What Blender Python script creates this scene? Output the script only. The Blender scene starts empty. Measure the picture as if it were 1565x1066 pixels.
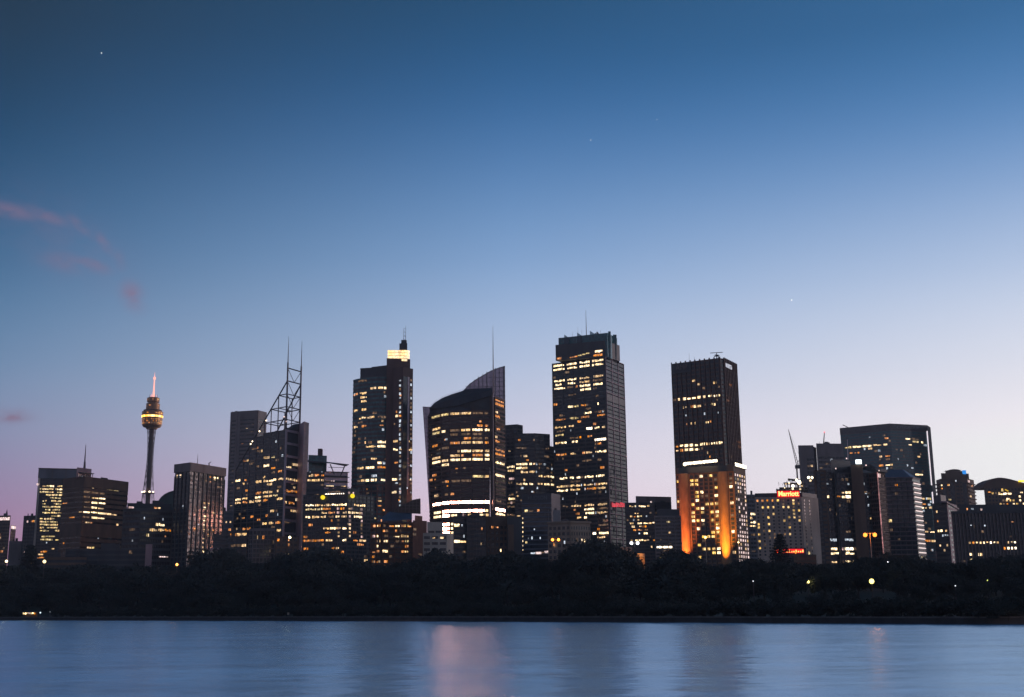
import bpy, math, random
from mathutils import Vector, Matrix
random.seed(11)
C = bpy.context.scene.collection
V = Vector
# ------------------------------------------------------------------ camera
FPX, CX, CY = 1797.0, 782.5, 533.0
TH, RO = math.atan(389 / FPX), math.radians(.6)
CAM = V((0, 0, 5.0))
_f = V((0, math.cos(TH), math.sin(TH)))
_r0, _u0 = V((1, 0, 0)), V((0, -math.sin(TH), math.cos(TH)))
_r = _r0 * math.cos(RO) - _u0 * math.sin(RO)
_u = _u0 * math.cos(RO) + _r0 * math.sin(RO)

def ray(px, py):
    return _f + _r * ((px - CX) / FPX) + _u * ((CY - py) / FPX)

def P(px, py, D):                    # the point at distance D (along Y) seen at a photograph position
    d = ray(px, py)
    return CAM + d * (D / d.y)

def Pz(px, py, z):                   # the point at height z seen at a photograph position
    d = ray(px, py)
    return CAM + d * ((z - CAM.z) / d.z)

cam = bpy.data.objects.new('camera', bpy.data.cameras.new('camera'))
C.objects.link(cam)
M3 = Matrix((_r, _u, -_f)).transposed()
cam.matrix_world = Matrix.Translation(CAM) @ M3.to_4x4()
cam.data.sensor_width = 36
cam.data.lens = FPX / 1565 * 36
cam.data.clip_start, cam.data.clip_end = 1, 60000
sc = bpy.context.scene
sc.camera = cam
sc.view_settings.view_transform = 'Standard'
sc.view_settings.look = 'None'
sc.view_settings.exposure = 0
sc.view_settings.gamma = 1

def lin(c):
    return tuple(((v / 255) / 12.92 if v <= 10 else (((v / 255) + .055) / 1.055) ** 2.4) for v in c) + (1,)

# ------------------------------------------------------------------ materials
def nt(name):
    m = bpy.data.materials.new(name); m.use_nodes = True
    return m, m.node_tree.nodes, m.node_tree.links

def solid(name, col, rough=.7, metal=0, spec=.5, var=.25, scale=.15, streak=True):
    """a weathered surface: base colour broken by two scales of noise"""
    m, N, L = nt(name); b = N['Principled BSDF']
    g = N.new('ShaderNodeNewGeometry'); mp = N.new('ShaderNodeMapping')
    mp.inputs['Scale'].default_value = (1, 1, .35 if streak else 1)
    n1 = N.new('ShaderNodeTexNoise'); n1.inputs['Scale'].default_value = scale; n1.inputs['Detail'].default_value = 6
    cr = N.new('ShaderNodeValToRGB')
    lo, hi = [max(0, v * (1 - var)) for v in col], [min(1, v * (1 + var)) for v in col]
    cr.color_ramp.elements[0].color = (*lo, 1); cr.color_ramp.elements[1].color = (*hi, 1)
    cr.color_ramp.elements[0].position = .3; cr.color_ramp.elements[1].position = .7
    L.new(g.outputs['Position'], mp.inputs[0]); L.new(mp.outputs[0], n1.inputs[0]); L.new(n1.outputs[0], cr.inputs[0])
    L.new(cr.outputs[0], b.inputs['Base Color'])
    b.inputs['Roughness'].default_value = rough; b.inputs['Metallic'].default_value = metal
    b.inputs['Specular IOR Level'].default_value = spec
    return m

def glass(name, col, rough=.12, spec=.5, cell=1.5):
    """curtain wall glazing: panes that differ a little in tint, gloss and tilt"""
    m, N, L = nt(name); b = N['Principled BSDF']
    g = N.new('ShaderNodeNewGeometry'); sn = N.new('ShaderNodeVectorMath'); sn.operation = 'SNAP'
    sn.inputs[1].default_value = (cell, cell, cell * 1.3)
    wn = N.new('ShaderNodeTexWhiteNoise')
    cr = N.new('ShaderNodeValToRGB')
    cr.color_ramp.elements[0].color = (*[v * .6 for v in col], 1); cr.color_ramp.elements[1].color = (*[v * 1.4 for v in col], 1)
    L.new(g.outputs['Position'], sn.inputs[0]); L.new(sn.outputs[0], wn.inputs[0]); L.new(wn.outputs[0], cr.inputs[0])
    L.new(cr.outputs[0], b.inputs['Base Color'])
    mr = N.new('ShaderNodeMapRange'); mr.inputs[3].default_value = rough * .5; mr.inputs[4].default_value = rough * 1.6
    L.new(wn.outputs[0], mr.inputs[0]); L.new(mr.outputs[0], b.inputs['Roughness'])
    va = N.new('ShaderNodeVectorMath'); va.operation = 'SUBTRACT'; va.inputs[1].default_value = (.5, .5, .5)
    vs = N.new('ShaderNodeVectorMath'); vs.operation = 'SCALE'; vs.inputs[3].default_value = .03
    vn = N.new('ShaderNodeVectorMath'); vn.operation = 'ADD'
    L.new(wn.outputs['Color'], va.inputs[0]); L.new(va.outputs[0], vs.inputs[0])
    L.new(vs.outputs[0], vn.inputs[0]); L.new(g.outputs['Normal'], vn.inputs[1]); L.new(vn.outputs[0], b.inputs['Normal'])
    b.inputs['Specular IOR Level'].default_value = spec
    return m

def emit(name, col, s, cell=0, low=.25, sample=True):
    """a lit surface; cell > 0 breaks it into differently lit rooms"""
    m, N, L = nt(name); b = N['Principled BSDF']
    b.inputs['Base Color'].default_value = (.02, .02, .02, 1)
    b.inputs['Emission Color'].default_value = (*col, 1)
    b.inputs['Emission Strength'].default_value = s
    if cell:
        g = N.new('ShaderNodeNewGeometry'); sn = N.new('ShaderNodeVectorMath'); sn.operation = 'SNAP'
        sn.inputs[1].default_value = (cell, cell * 1.3, cell * 2.6)
        wn = N.new('ShaderNodeTexWhiteNoise'); n2 = N.new('ShaderNodeTexNoise'); n2.inputs['Scale'].default_value = .9
        cr = N.new('ShaderNodeMapRange'); cr.inputs[1].default_value = .2; cr.inputs[2].default_value = .8
        cr.inputs[3].default_value = low; cr.inputs[4].default_value = 1.25
        m2 = N.new('ShaderNodeMapRange'); m2.inputs[1].default_value = .35; m2.inputs[2].default_value = .6
        m2.inputs[3].default_value = s * .45; m2.inputs[4].default_value = s * 1.2
        mu = N.new('ShaderNodeMath'); mu.operation = 'MULTIPLY'
        L.new(g.outputs['Position'], sn.inputs[0]); L.new(sn.outputs[0], wn.inputs[0]); L.new(wn.outputs[0], cr.inputs[0])
        L.new(g.outputs['Position'], n2.inputs[0]); L.new(n2.outputs[0], m2.inputs[0])
        L.new(cr.outputs[0], mu.inputs[0]); L.new(m2.outputs[0], mu.inputs[1])
        L.new(mu.outputs[0], b.inputs['Emission Strength'])
        # rooms differ in lamp colour
        hs = N.new('ShaderNodeHueSaturation'); hs.inputs['Color'].default_value = (*col, 1)
        sm = N.new('ShaderNodeMapRange'); sm.inputs[3].default_value = .8; sm.inputs[4].default_value = 1.2
        L.new(wn.outputs['Color'], sm.inputs[0]); L.new(sm.outputs[0], hs.inputs['Saturation'])
        L.new(hs.outputs[0], b.inputs['Emission Color'])
    m.cycles.emission_sampling = 'AUTO' if sample else 'NONE'
    return m

M = dict(
    g_blue=glass('glass_blue', (.024, .042, .054)), g_teal=glass('glass_teal', (.012, .10, .115), .12, .6),
    g_brown=glass('glass_bronze', (.03, .024, .024)), g_dark=glass('glass_dark', (.032, .046, .056)),
    g_side=glass('glass_side', (.05, .05, .06), .1, 1.0),
    conc=solid('concrete', (.22, .18, .17)), conc_d=solid('concrete_dark', (.09, .085, .088)),
    brown=solid('brown_granite', (.11, .062, .055)), stone=solid('sandstone', (.34, .26, .20), .85),
    cream=solid('cream_render', (.47, .37, .30), .8), pale=solid('pale_stone', (.5, .43, .35), .8),
    glow_pink=solid('glow_pink_panel', (.5, .33, .35), .6), pink=solid('pink_granite', (.34, .22, .23), .6), grey=solid('grey_cladding', (.16, .17, .19), .5),  # the paler pink has the west glow's tint put into it
    black=solid('dark_cladding', (.045, .052, .06), .5), soot=solid('matt_dark_panel', (.035, .04, .046), .95, 0, .1), steel=solid('steel', (.10, .09, .10), .45, .6),
    white=solid('white_steel', (.62, .5, .52), .5), roof=solid('roof_metal', (.09, .12, .16), .5),
    wallbrown=solid('brown_concrete', (.16, .10, .07), .8), brick=solid('red_brick', (.20, .09, .06), .85, scale=.5),
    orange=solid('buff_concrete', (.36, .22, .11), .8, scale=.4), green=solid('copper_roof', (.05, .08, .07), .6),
)
LIT = dict(w=((1, .64, .31), 1.35), W=((1, .72, .40), 2.8), o=((1, .36, .09), 1.1), y=((1, .74, .34), 1.15),
           c=((.78, .88, 1), .9), p=((1, .66, .62), .9), d=((1, .60, .34), .2), P=((1, .74, .70), 1.3), x=((1, .40, .28), 80.0), X=((1, .80, .55), 5.0), h=((1, .62, .2), 1.5))
LM = {k: emit('window_light_' + k, c, s, 1.15, .5 if k in 'xX' else .45 if k in 'WP' else .36) for k, (c, s) in LIT.items()}
LM['k'] = M['g_dark']

# ------------------------------------------------------------------ mesh helpers
class MB:
    def __init__(s): s.v = []; s.f = []; s.m = []
    def poly(s, pts, mi=0):
        n = len(s.v); s.v += [tuple(p) for p in pts]; s.f.append(tuple(range(n, n + len(pts)))); s.m.append(mi)
    def hexa(s, b, t, mi=0):                     # b, t: four points each, bottom and top, same order
        n = len(s.v); k = len(b); s.v += [tuple(p) for p in b] + [tuple(p) for p in t]
        s.f.append(tuple(range(n + k - 1, n - 1, -1))); s.f.append(tuple(range(n + k, n + 2 * k)))
        for i in range(k):
            j = (i + 1) % k; s.f.append((n + i, n + j, n + k + j, n + k + i))
        s.m += [mi] * (k + 2)
    prism = hexa
    def box(s, x0, x1, y0, y1, z0, z1, mi=0):
        s.hexa([(x0, y0, z0), (x1, y0, z0), (x1, y1, z0), (x0, y1, z0)], [(x0, y0, z1), (x1, y0, z1), (x1, y1, z1), (x0, y1, z1)], mi)
    def tube(s, a, b, r0, r1=None, n=6):
        a, b = V(a), V(b); r1 = r0 if r1 is None else r1
        d = (b - a).normalized(); q = d.to_track_quat('Z', 'Y')
        ring = [q @ V((math.cos(t * 2 * math.pi / n), math.sin(t * 2 * math.pi / n), 0)) for t in range(n)]
        s.hexa([a + w * r0 for w in ring], [b + w * r1 for w in ring])
    def lathe(s, c, prof, n=24):                # prof: (radius, z)
        b0 = len(s.v)
        for r, z in prof:
            for t in range(n):
                s.v.append((c[0] + r * math.cos(t * 2 * math.pi / n), c[1] + r * math.sin(t * 2 * math.pi / n), z))
        for i in range(len(prof) - 1):
            for t in range(n):
                u = (t + 1) % n
                s.f.append((b0 + i * n + t, b0 + i * n + u, b0 + (i + 1) * n + u, b0 + (i + 1) * n + t)); s.m.append(0)
        s.f.append(tuple(range(b0 + n - 1, b0 - 1, -1))); s.m.append(0)
        e = b0 + (len(prof) - 1) * n
        s.f.append(tuple(range(e, e + n))); s.m.append(0)
    def ball(s, c, r, n=10, k=6):
        s.lathe(c, [(max(.02 * r, r * math.sin(math.pi * i / k)), c[2] - r * math.cos(math.pi * i / k)) for i in range(k + 1)], n)
    def build(s, name, mat, parent=None, org=(0, 0, 0), smooth=False):
        me = bpy.data.meshes.new(name)
        me.from_pydata([(x - org[0], y - org[1], z - org[2]) for x, y, z in s.v], [], s.f)
        mats = mat if isinstance(mat, (list, tuple)) else [mat]
        for m in mats: me.materials.append(m)
        if len(mats) > 1: me.polygons.foreach_set('material_index', s.m)
        if smooth: me.polygons.foreach_set('use_smooth', [True] * len(me.polygons))
        o = bpy.data.objects.new(name, me); C.objects.link(o)
        if parent: o.parent = parent
        return o

def text_verts(txt, bold=0):
    cu = bpy.data.curves.new('lettering', 'FONT'); cu.body = txt; cu.size = 1; cu.extrude = .05; cu.offset = bold
    cu.resolution_u = 3
    o = bpy.data.objects.new('lettering', cu); C.objects.link(o)
    me = bpy.data.meshes.new_from_object(o.evaluated_get(bpy.context.evaluated_depsgraph_get()))
    vs = [v.co.copy() for v in me.vertices]; fs = [tuple(p.vertices) for p in me.polygons]
    bpy.data.objects.remove(o); bpy.data.curves.remove(cu); bpy.data.meshes.remove(me)
    return vs, fs

# ------------------------------------------------------------------ terrain
SH = [Pz(x, y, 0) for x, y in ((0, 948.3), (300, 948.8), (640, 949.6), (1000, 951.2), (1300, 952.8), (1565, 954.4))]
SH = [SH[0] + (SH[0] - SH[1]) * 12] + SH + [SH[-1] + (SH[-1] - SH[-2]) * 4 + V((900, 100, 0))]
def shore(x):
    if x <= SH[0].x: return SH[0].y
    for a, b in zip(SH, SH[1:]):
        if x <= b.x: return a.y + (b.y - a.y) * (x - a.x) / (b.x - a.x)
    return SH[-1].y
def sm(a, b, t):
    t = min(1, max(0, (t - a) / (b - a))); return t * t * (3 - 2 * t)
def ground(x, y):
    d = y - shore(x)
    return 1.25 + 2.5 * sm(10, 120, d) + 13 * sm(60, 430, d) + .35 * math.sin(x * .05) * math.sin(y * .043) * sm(5, 60, d)

# ------------------------------------------------------------------ things
def tag(o, label=None, cat=None, group=None, kind=None):
    for k, v in (('label', label), ('category', cat), ('group', group), ('kind', kind)):
        if v: o[k] = v
    return o
def empty(name, loc, label, cat, group=None):
    o = bpy.data.objects.new(name, None); C.objects.link(o); o.location = loc; o.empty_display_size = 5
    return tag(o, label, cat, group)

class Face:
    """a vertical wall between two plan points, z0..z1; s runs along it in metres, left to right as photographed"""
    def __init__(s, p0, p1, z0, z1):
        s.p0, s.p1, s.z0, s.z1 = V((p0.x, p0.y, 0)), V((p1.x, p1.y, 0)), z0, z1
        s.t = s.p1 - s.p0; s.w = s.t.length; s.t.normalize()
        s.n = V((s.t.y, -s.t.x, 0))
        if s.n.dot(V((0, 0, 0)) - (s.p0 + s.p1) / 2) < 0: s.n = -s.n
    def at(s, a, z, o=0):
        q = s.p0 + s.t * a + s.n * o; return V((q.x, q.y, z))
    def hit(s, px, py):
        d = ray(px, py); k = (s.p0 - V((0, 0, 0))).dot(s.n) / d.dot(s.n)
        q = CAM + d * k
        return (V((q.x, q.y, 0)) - s.p0).dot(s.t), q.z
    def box(s, mb, a, b, z0, z1, o0, o1, mi=0):
        mb.hexa([s.at(a, z0, o1), s.at(b, z0, o1), s.at(b, z0, o0), s.at(a, z0, o0)],
                [s.at(a, z1, o1), s.at(b, z1, o1), s.at(b, z1, o0), s.at(a, z1, o0)], mi)
    def quad(s, mb, a, b, z0, z1, o, mi=0):
        mb.poly([s.at(a, z0, o), s.at(b, z0, o), s.at(b, z1, o), s.at(a, z1, o)], mi)

class Bld:
    def __init__(s, name, label, cat, px, D, group=None, base=None):
        q = P(px, 880, D); zb = ground(q.x, D) - 1 if base is None else base
        s.org = V((q.x, D, zb)); s.zb = zb
        s.root = empty(name, s.org, label, cat, group)
        s.mbs = {}; s.wins = []; s.faces = []; s.fh = 4; s.bf = .4
    def mb(s, part, mat):
        return s.mbs.setdefault((part, mat), MB())
    def pts(s, pp, D, ref):
        """plan points from roofline pixels; ref: index of the corner at distance D; a third number gives a distance"""
        r = pp[ref]; z = P(r[0], r[1], D).z; out = []
        for i, p in enumerate(pp):
            if i == ref: q = P(p[0], p[1], D)
            elif len(p) > 2:
                q = P(p[0], p[1], D + p[2])
            else: q = Pz(p[0], p[1], z)
            out.append(V((q.x, q.y, 0)))
        return out, z
    def block(s, pp, D, ref, mat, part='wall', z0=None, zt=None, thick=30, ref_back=False):
        """a storeyed block; returns its visible faces"""
        pl, z = s.pts(pp, D, ref)
        if zt is not None: z = zt
        z0 = s.zb if z0 is None else z0
        if len(pl) == 3: poly = pl + [pl[0] + pl[2] - pl[1]]
        elif ref_back:
            poly = pl + [pl[0] + pl[-1] - pl[-2]]
        else:
            poly = pl + [pl[-1] + pl[-1].normalized() * thick, pl[0] + pl[0].normalized() * thick]
        s.mb(part, mat).prism([V((p.x, p.y, z0)) for p in poly], [V((p.x, p.y, z)) for p in poly])
        fs = [Face(a, b, z0, z) for a, b in zip(pl, pl[1:])]
        s.faces += fs; s.top = poly; s.ztop = z
        return fs
    def parapet(s, mat, h=1.2, w=.5, part='parapet', out=.25):
        mb = s.mb(part, mat); n = len(s.top); c = sum(s.top, V()) / n
        big = [c + (p - c) * (1 + out / max(5, (p - c).length)) for p in s.top]
        sml = [c + (p - c) * (1 - w / max(5, (p - c).length)) for p in s.top]
        for i in range(n):
            j = (i + 1) % n
            a, b, e, d = big[i], big[j], sml[j], sml[i]
            mb.hexa([V((q.x, q.y, s.ztop - .6)) for q in (a, b, e, d)], [V((q.x, q.y, s.ztop + h)) for q in (a, b, e, d)])
    def dress(s, fs, fh, bf=.4, band='conc_d', proud=.3, fin=0, fw=.5, fp=.45, fmat=None, z0=None, z1=None, bpart='spandrel', fpart='mullion'):
        """floor bands and vertical fins on the faces"""
        s.fh, s.bf = fh, bf
        for F in fs:
            za = F.z0 if z0 is None else z0; zt = F.z1 if z1 is None else z1
            if bf > 0:
                mb = s.mb(bpart, M[band]); k = 0
                while zt - (k + .3) * fh > za:
                    F.box(mb, 0, F.w, zt - k * fh - bf * fh, zt - k * fh - .01, -.1, proud); k += 1
            if fin:
                mb = s.mb(fpart, M[fmat or band]); n = max(1, round(F.w / fin))
                for i in range(n + 1):
                    a = F.w * i / n; a0, a1 = max(0, a - fw / 2), min(F.w, a + fw / 2)
                    if i == 0: a0, a1 = -fp * .2, fw
                    if i == n: a0, a1 = F.w - fw, F.w + fp * .2
                    F.box(mb, a0, a1, za, zt - .004, -.1, fp)
    def win(s, F, a, b, z0, z1, code, o=.1):
        a, b = max(.15, a), min(F.w - .15, b)
        if b - a < .25: return
        s.wins.append(((b - a) * (z1 - z0) * (.001 if code == 'k' else 1), F, a, b, z0, z1, code, o))
    def lit(s, fs, spec, bay=3.2, h=None, o=.1, gap=.1):
        """lit windows from 'y x0 x1 code' measured on the photograph, put on the storeys of the wall they fall on"""
        for it in spec.split(';'):
            p = it.split()
            if not p: continue
            y, x0, x1 = map(float, p[:3]); code = p[3] if len(p) > 3 else 'w'
            best = None
            for F in fs:
                try: sc_, z = F.hit((x0 + x1) / 2, y)
                except ZeroDivisionError: continue
                if -1 <= sc_ <= F.w + 1 and (best is None): best = F
            if not best: continue
            F = best; a, _ = F.hit(x0, y); b, _ = F.hit(x1, y); _, z = F.hit((x0 + x1) / 2, y)
            if h is None:
                k = round((F.z1 - z) / s.fh - (1 + s.bf) / 2)
                zt = F.z1 - k * s.fh - s.bf * s.fh; z0 = zt - (1 - s.bf) * s.fh + .05
            else: z0, zt = z - h / 2, z + h / 2
            if z0 < F.z0: continue
            n = max(1, round((b - a) / bay)); w = (b - a) / n
            for i in range(n):
                g = gap if n > 1 else 0
                zz = zt - (random.random() ** 3) * .45 * (zt - z0) if code in 'wodcWy' else zt
                z0w = z0 + random.random() ** 2 * .4 * (zz - z0) if code in 'wodcy' else z0 + random.random() ** 3 * .35 * (zz - z0) if code == 'W' else z0
                s.win(F, a + i * w + g, a + (i + 1) * w - g, z0w, zz, code, o)
    def sprinkle(s, fs, n, codes='wdc', wid=(1.2, 3.5), zr=(0, 1), hs=1.0, ar=(0, 1)):
        """stray lit offices and lamps"""
        for _ in range(n):
            F = random.choice(fs); k = int((F.z1 - F.z0) * random.uniform(*zr) / s.fh)
            zt = F.z1 - k * s.fh - s.bf * s.fh; z0 = zt - (1 - s.bf) * s.fh * hs
            w = random.uniform(*wid); a = random.uniform(*ar) * (F.w - w)
            if z0 > F.z0: s.win(F, a, a + w, z0, zt, random.choice(codes), .09)
    def grid(s, F, nx, fh, ww, wh, top, codes, plit, z0=None, o=.06, x0=0, x1=None):
        """punched windows in a masonry wall"""
        x1 = F.w if x1 is None else x1; k = 0; z0 = F.z0 if z0 is None else z0
        while F.z1 - top - k * fh - wh > z0:
            for i in range(nx):
                c = x0 + (x1 - x0) * (i + .5) / nx; zt = F.z1 - top - k * fh
                code = random.choice(codes) if random.random() < plit else 'k'
                s.win(F, c - ww / 2, c + ww / 2, zt - wh, zt, code, o)
            k += 1
    def plant(s, n=5, h=(1.5, 4), mat='conc_d', part='roof_unit'):
        p0 = s.top[0]; e1 = s.top[1] - s.top[0]; e2 = s.top[-1] - s.top[0]
        for i in range(n):
            a, b = random.uniform(.1, .75), random.uniform(.1, .7); w = random.uniform(.06, .2); d = random.uniform(.08, .25)
            q = [p0 + e1 * u + e2 * v for u, v in ((a, b), (a + w, b), (a + w, b + d), (a, b + d))]; hh = random.uniform(*h)
            mb = MB(); mb.prism([V((t.x, t.y, s.ztop - .1)) for t in q], [V((t.x, t.y, s.ztop + hh)) for t in q]); mb.build(part, M[mat], s.root, s.org)
        for i in range(n // 2):
            q = p0 + e1 * random.uniform(.1, .9) + e2 * random.uniform(.2, .8); mb = MB(); hh = random.uniform(2.5, 6)
            mb.tube((q.x, q.y, s.ztop - .1), (q.x, q.y, s.ztop + hh), .14, .08); mb.build('aerial', M['steel'], s.root, s.org)
    def mast(s, px, y0, y1, D, r0=.5, r1=.12, mat='steel', part='mast'):
        a = P(px, y0, D); b = P(px, y1, D); b.x = a.x
        s.mb(part, M[mat]).tube(a, b, r0, r1)
    def letters(s, F, txt, x0, y0, x1, y1, mat, part='lettering', o=.5, parent=None, bold=0):
        """raised letters on a wall, between two photographed corners"""
        vs, fs = text_verts(txt, bold); xs = [v.x for v in vs]; ys = [v.y for v in vs]
        a, zt = F.hit(x0, y0); b, _ = F.hit(x1, y1); _, zb = F.hit(x0, y1)
        kx = (b - a) / (max(xs) - min(xs)); kz = (zt - zb) / (max(ys) - min(ys)); mb = MB()
        mb.v = [tuple(F.at(a + (v.x - min(xs)) * kx, zb + (v.y - min(ys)) * kz, o + v.z * 3)) for v in vs]
        mb.f = fs; mb.m = [0] * len(fs)
        return mb.build(part, mat, parent or s.root, s.org)
    def done(s):
        for (part, mat), mb in s.mbs.items():
            if mb.f: mb.build(part, mat, s.root, s.org)
        ws = sorted(s.wins, key=lambda t: -t[0])
        for area, F, a, b, z0, z1, code, o in ws[:100]:
            mb = MB(); F.quad(mb, a, b, z0, z1, o); mb.build('window', LM[code], s.root, s.org)
        if len(ws) > 100:
            mb = MB(); cs = sorted({w[6] for w in ws[100:]})
            for area, F, a, b, z0, z1, code, o in ws[100:]: F.quad(mb, a, b, z0, z1, o, cs.index(code))
            tag(mb.build('window', [LM[c] for c in cs], s.root, s.org), kind='stuff')
        return s
# ================================================================== the city, left to right
def simple(name, label, cat, pp, D, ref, body, fh, bf, band, fin=0, fw=.5, fp=.45, fmat=None, thick=30, lit='', group=None, n=0, codes='wdc', plant=4, par=None, bay=3.2, zr=(0, 1), base=None, proud=.3):
    b = Bld(name, label, cat, pp[ref][0], D, group, base)
    fs = b.block(pp, D, ref, M[body], thick=thick)
    b.dress(fs, fh, bf, band, proud, fin, fw, fp, fmat)
    if lit: b.lit(fs, lit, bay)
    if n: b.sprinkle(fs, n, codes, zr=zr)
    if par: b.parapet(M[par])
    if plant: b.plant(plant)
    return b, fs

OT = 'office blocks of the city skyline'
# --- far left
b, fs = simple('office_tower', 'short tower at the left edge with a blue-white light band at its top', 'tower', [(-24, 791, 6), (16.3, 788)], 1500, 1, 'g_brown', 4.2, .4, 'wallbrown', 3, .4, group=OT, n=26, codes='wod', zr=(.2, 1))
F = fs[0]; b.win(F, 1, F.w - .5, b.ztop - 6, b.ztop - 2.2, 'P', .5); b.mast(10, 789, 779, 1500, 1.8, .3); b.done()
b, fs = simple('apartment_block', 'slender pink lattice block with a white lit top beside the leftmost tower', 'building', [(16.8, 803, 0), (24, 804)], 1510, 0, 'pink', 3.6, .35, 'wallbrown', 2.4, .3, thick=15, group=OT, n=14, codes='pd', plant=0)
F = fs[0]; b.win(F, 0, F.w, b.ztop - 4.5, b.ztop - .5, 'P', .5); b.done()
b, fs = simple('warehouse', 'low flat pink-grey building with no lit windows at the far left', 'building', [(14, 827, 0), (40, 827.5)], 1250, 0, 'conc', 5, .5, 'conc', group=OT, plant=2); b.done()
b, fs = simple('apartment_block', 'dark narrow block against the left side of the office with yellow lit rows', 'building', [(37, 788.5, 4), (57.5, 788)], 1250, 1, 'g_dark', 3.6, .4, 'black', 3, .4, group=OT, n=6, codes='wodp', plant=2)
b.lit(fs, '795 48 53 o;799 41 43 p'); b.done()
# --- glass office with lit field
b = Bld('glass_office', 'square office with a glass roof screen and many rows of small yellow lit windows', 'office building', 59, 1100, OT)
fs = b.block([(59.6, 731, 6), (122, 732)], 1100, 0, M['g_dark'], thick=40); F = fs[0]
b.dress(fs, 2.75, .4, 'black', .25, 3, .35, .3)
scr = b.block([(59.6, 716.6, 6), (122, 718)], 1100, 0, M['grey'], part='roof_screen', z0=b.ztop, thick=1.2)[0]
mb = b.mb('screen_frame', M['conc'])
for i in range(4): scr.box(mb, scr.w * i / 3 - .3, scr.w * i / 3 + .3, scr.z0, scr.z1, 0, .5)
scr.box(mb, -.5, scr.w + .5, scr.z1, scr.z1 + .7, -.6, .7)
F.box(b.mb('edge_pier', M['pale']), -.6, 1.2, F.z0, F.z1, -1, .8)
for k in range(25):
    y = 742.8 + k * 3.05
    if y > 812: break
    x = 61 + (0 if 748 < y < 754 or y > 788 else 4); xe = 97 if y < 790 else 88
    dens = .82 if (742 < y < 757 or 783 < y < 812) else .62
    while x < xe:
        w = random.uniform(2, 6)
        if random.random() < dens: b.lit(fs, f'{y} {x} {min(xe, x + w)} {random.choice("yywW" if y < 750 else "yyyw")}', 9)
        x += w + .6
b.lit(fs, '822 63 84 y;825.5 62 80 y;825 84 90 y;801 87 89 o;811 88 91 w;790 86 93 y;829 70 72 c;838 79 83 w;842 65 72 o;845.5 62 69 o;848.5 58 66 w;852 57 62 o;855 60 67 o', 4)
lp = P(57.6, 740.5, 1096); mb = MB(); mb.ball(lp, 1.1); mb.build('roof_lamp', LM['P'], b.root, b.org)
b.done()
# --- dark concrete block in front
b = Bld('office_block', 'dark brown concrete block with a pink penthouse and a tall mast on its roof', 'office building', 129, 1000, OT)
fs = b.block([(97, 733.8), (129, 730), (196, 738.6)], 1000, 1, M['g_brown'])
b.dress(fs, 4.25, .62, 'wallbrown', .35, 0); b.parapet(M['wallbrown'], 1)
b.dress(fs, 40, .2, 'wallbrown', .4)
b.fh, b.bf = 4.25, .6
b.lit(fs, '749.8 163 173 y;750.5 174 181 y;746.5 141 143 w;753.6 128 138 d;754 140 150 d;755 152 160 d;760.5 128 137 d;762 140 150 w;762 151 161 W;768 128 137 d;768.7 140 149 W;769 151 161 W;775 128 137 d;776.3 139 148 W;776.8 150 158 w;782 121 125 w;782 127 137 W;783 139 149 W;784 150 160 W;785 161 170 w;785.8 171 178 w;790 127 137 d;790.3 140 149 W;791 150 160 W;796 130 137 w;797 138 141 o;802.5 132 135 c;810 137 147 o;811 148 158 o;812 159 170 o;769.5 96 103 o;790 106 114 o;834 133 139 w;846 107 111 o;832 96 98 o;800 178 181 w;812 179 181 w;823.5 149 151 c', 12)
b.plant(5, (1.5, 3.5), 'conc_d')
ph = b.block([(117.5, 714.5, 12), (140, 717.5, 14)], 1000, 0, M['pink'], 'penthouse', z0=b.ztop, thick=14)[0]
b.win(ph, 2, 5.5, ph.z0 + 1, ph.z0 + 3.2, 'k', .1); b.win(ph, 6, 7.2, ph.z0 + .6, ph.z0 + 1.6, 'c', .1); b.win(ph, 8.5, 12, ph.z0 + 1, ph.z0 + 3, 'k', .1)
mb = b.mb('roof_canopy', M['steel']); ph.box(mb, 2.5, 16.5, ph.z0 + 4.2, ph.z0 + 4.8, -3, 3)
for i in range(6): ph.box(mb, 3 + i * 2.4, 3.4 + i * 2.4, ph.z0 + .1, ph.z0 + 4.2, 2.3, 2.7)
b.mast(129, 714, 680, 1015, .75, .2); b.mast(129, 716, 706, 1015, 1.1, .8, part='mast_base'); b.done()

# --- observation tower
D = 1735; c = P(219.6, 880, D); k = D / FPX
b = Bld('observation_tower', 'tall slender tower with a golden round turret, lit spire and cable net', 'tower', 224.6, D)
ax = (c.x, D); zz = lambda y: P(232, y, D).z
def lathe(part, mat, prof, n=28):
    mb = MB(); mb.lathe(ax, [(r * k, zz(y)) for r, y in prof], n)
    return mb.build(part, mat, b.root, b.org, False)
lathe('shaft', M['brown'], [(3.9, 892), (3.7, 770), (3.5, 700), (3.7, 655)])
tm = solid('bronze_anodised', (.30, .15, .07), .35, .5)
lathe('turret', tm, [(8, 656.5), (9, 654.5), (13, 653), (14.6, 650.5), (15.4, 640), (16, 630.2), (13, 629.8), (12.6, 627), (10.4, 626.5), (10.2, 617.5), (8, 617), (7.8, 615.5), (9.4, 615), (9.4, 609), (7.2, 608), (2.2, 607.6)])
lathe('roof_deck', M['brown'], [(13, 628.6), (13.8, 628.4), (13.8, 627.6), (13, 627.4)])
gold = emit('gold_turret_light', (1, .5, .13), 1.6, 4, .5)
for r0, y0, r1, y1, m in ((15.75, 639, 16.0, 636.2, emit('turret_gallery_light', (1, .55, .15), 3.5, 5, .7)),):
    lathe('lit_gallery', m, [(r0 - .5, y0), (r0 + .1, y0), (r1 + .1, y1), (r1 - .5, y1)])
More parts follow.
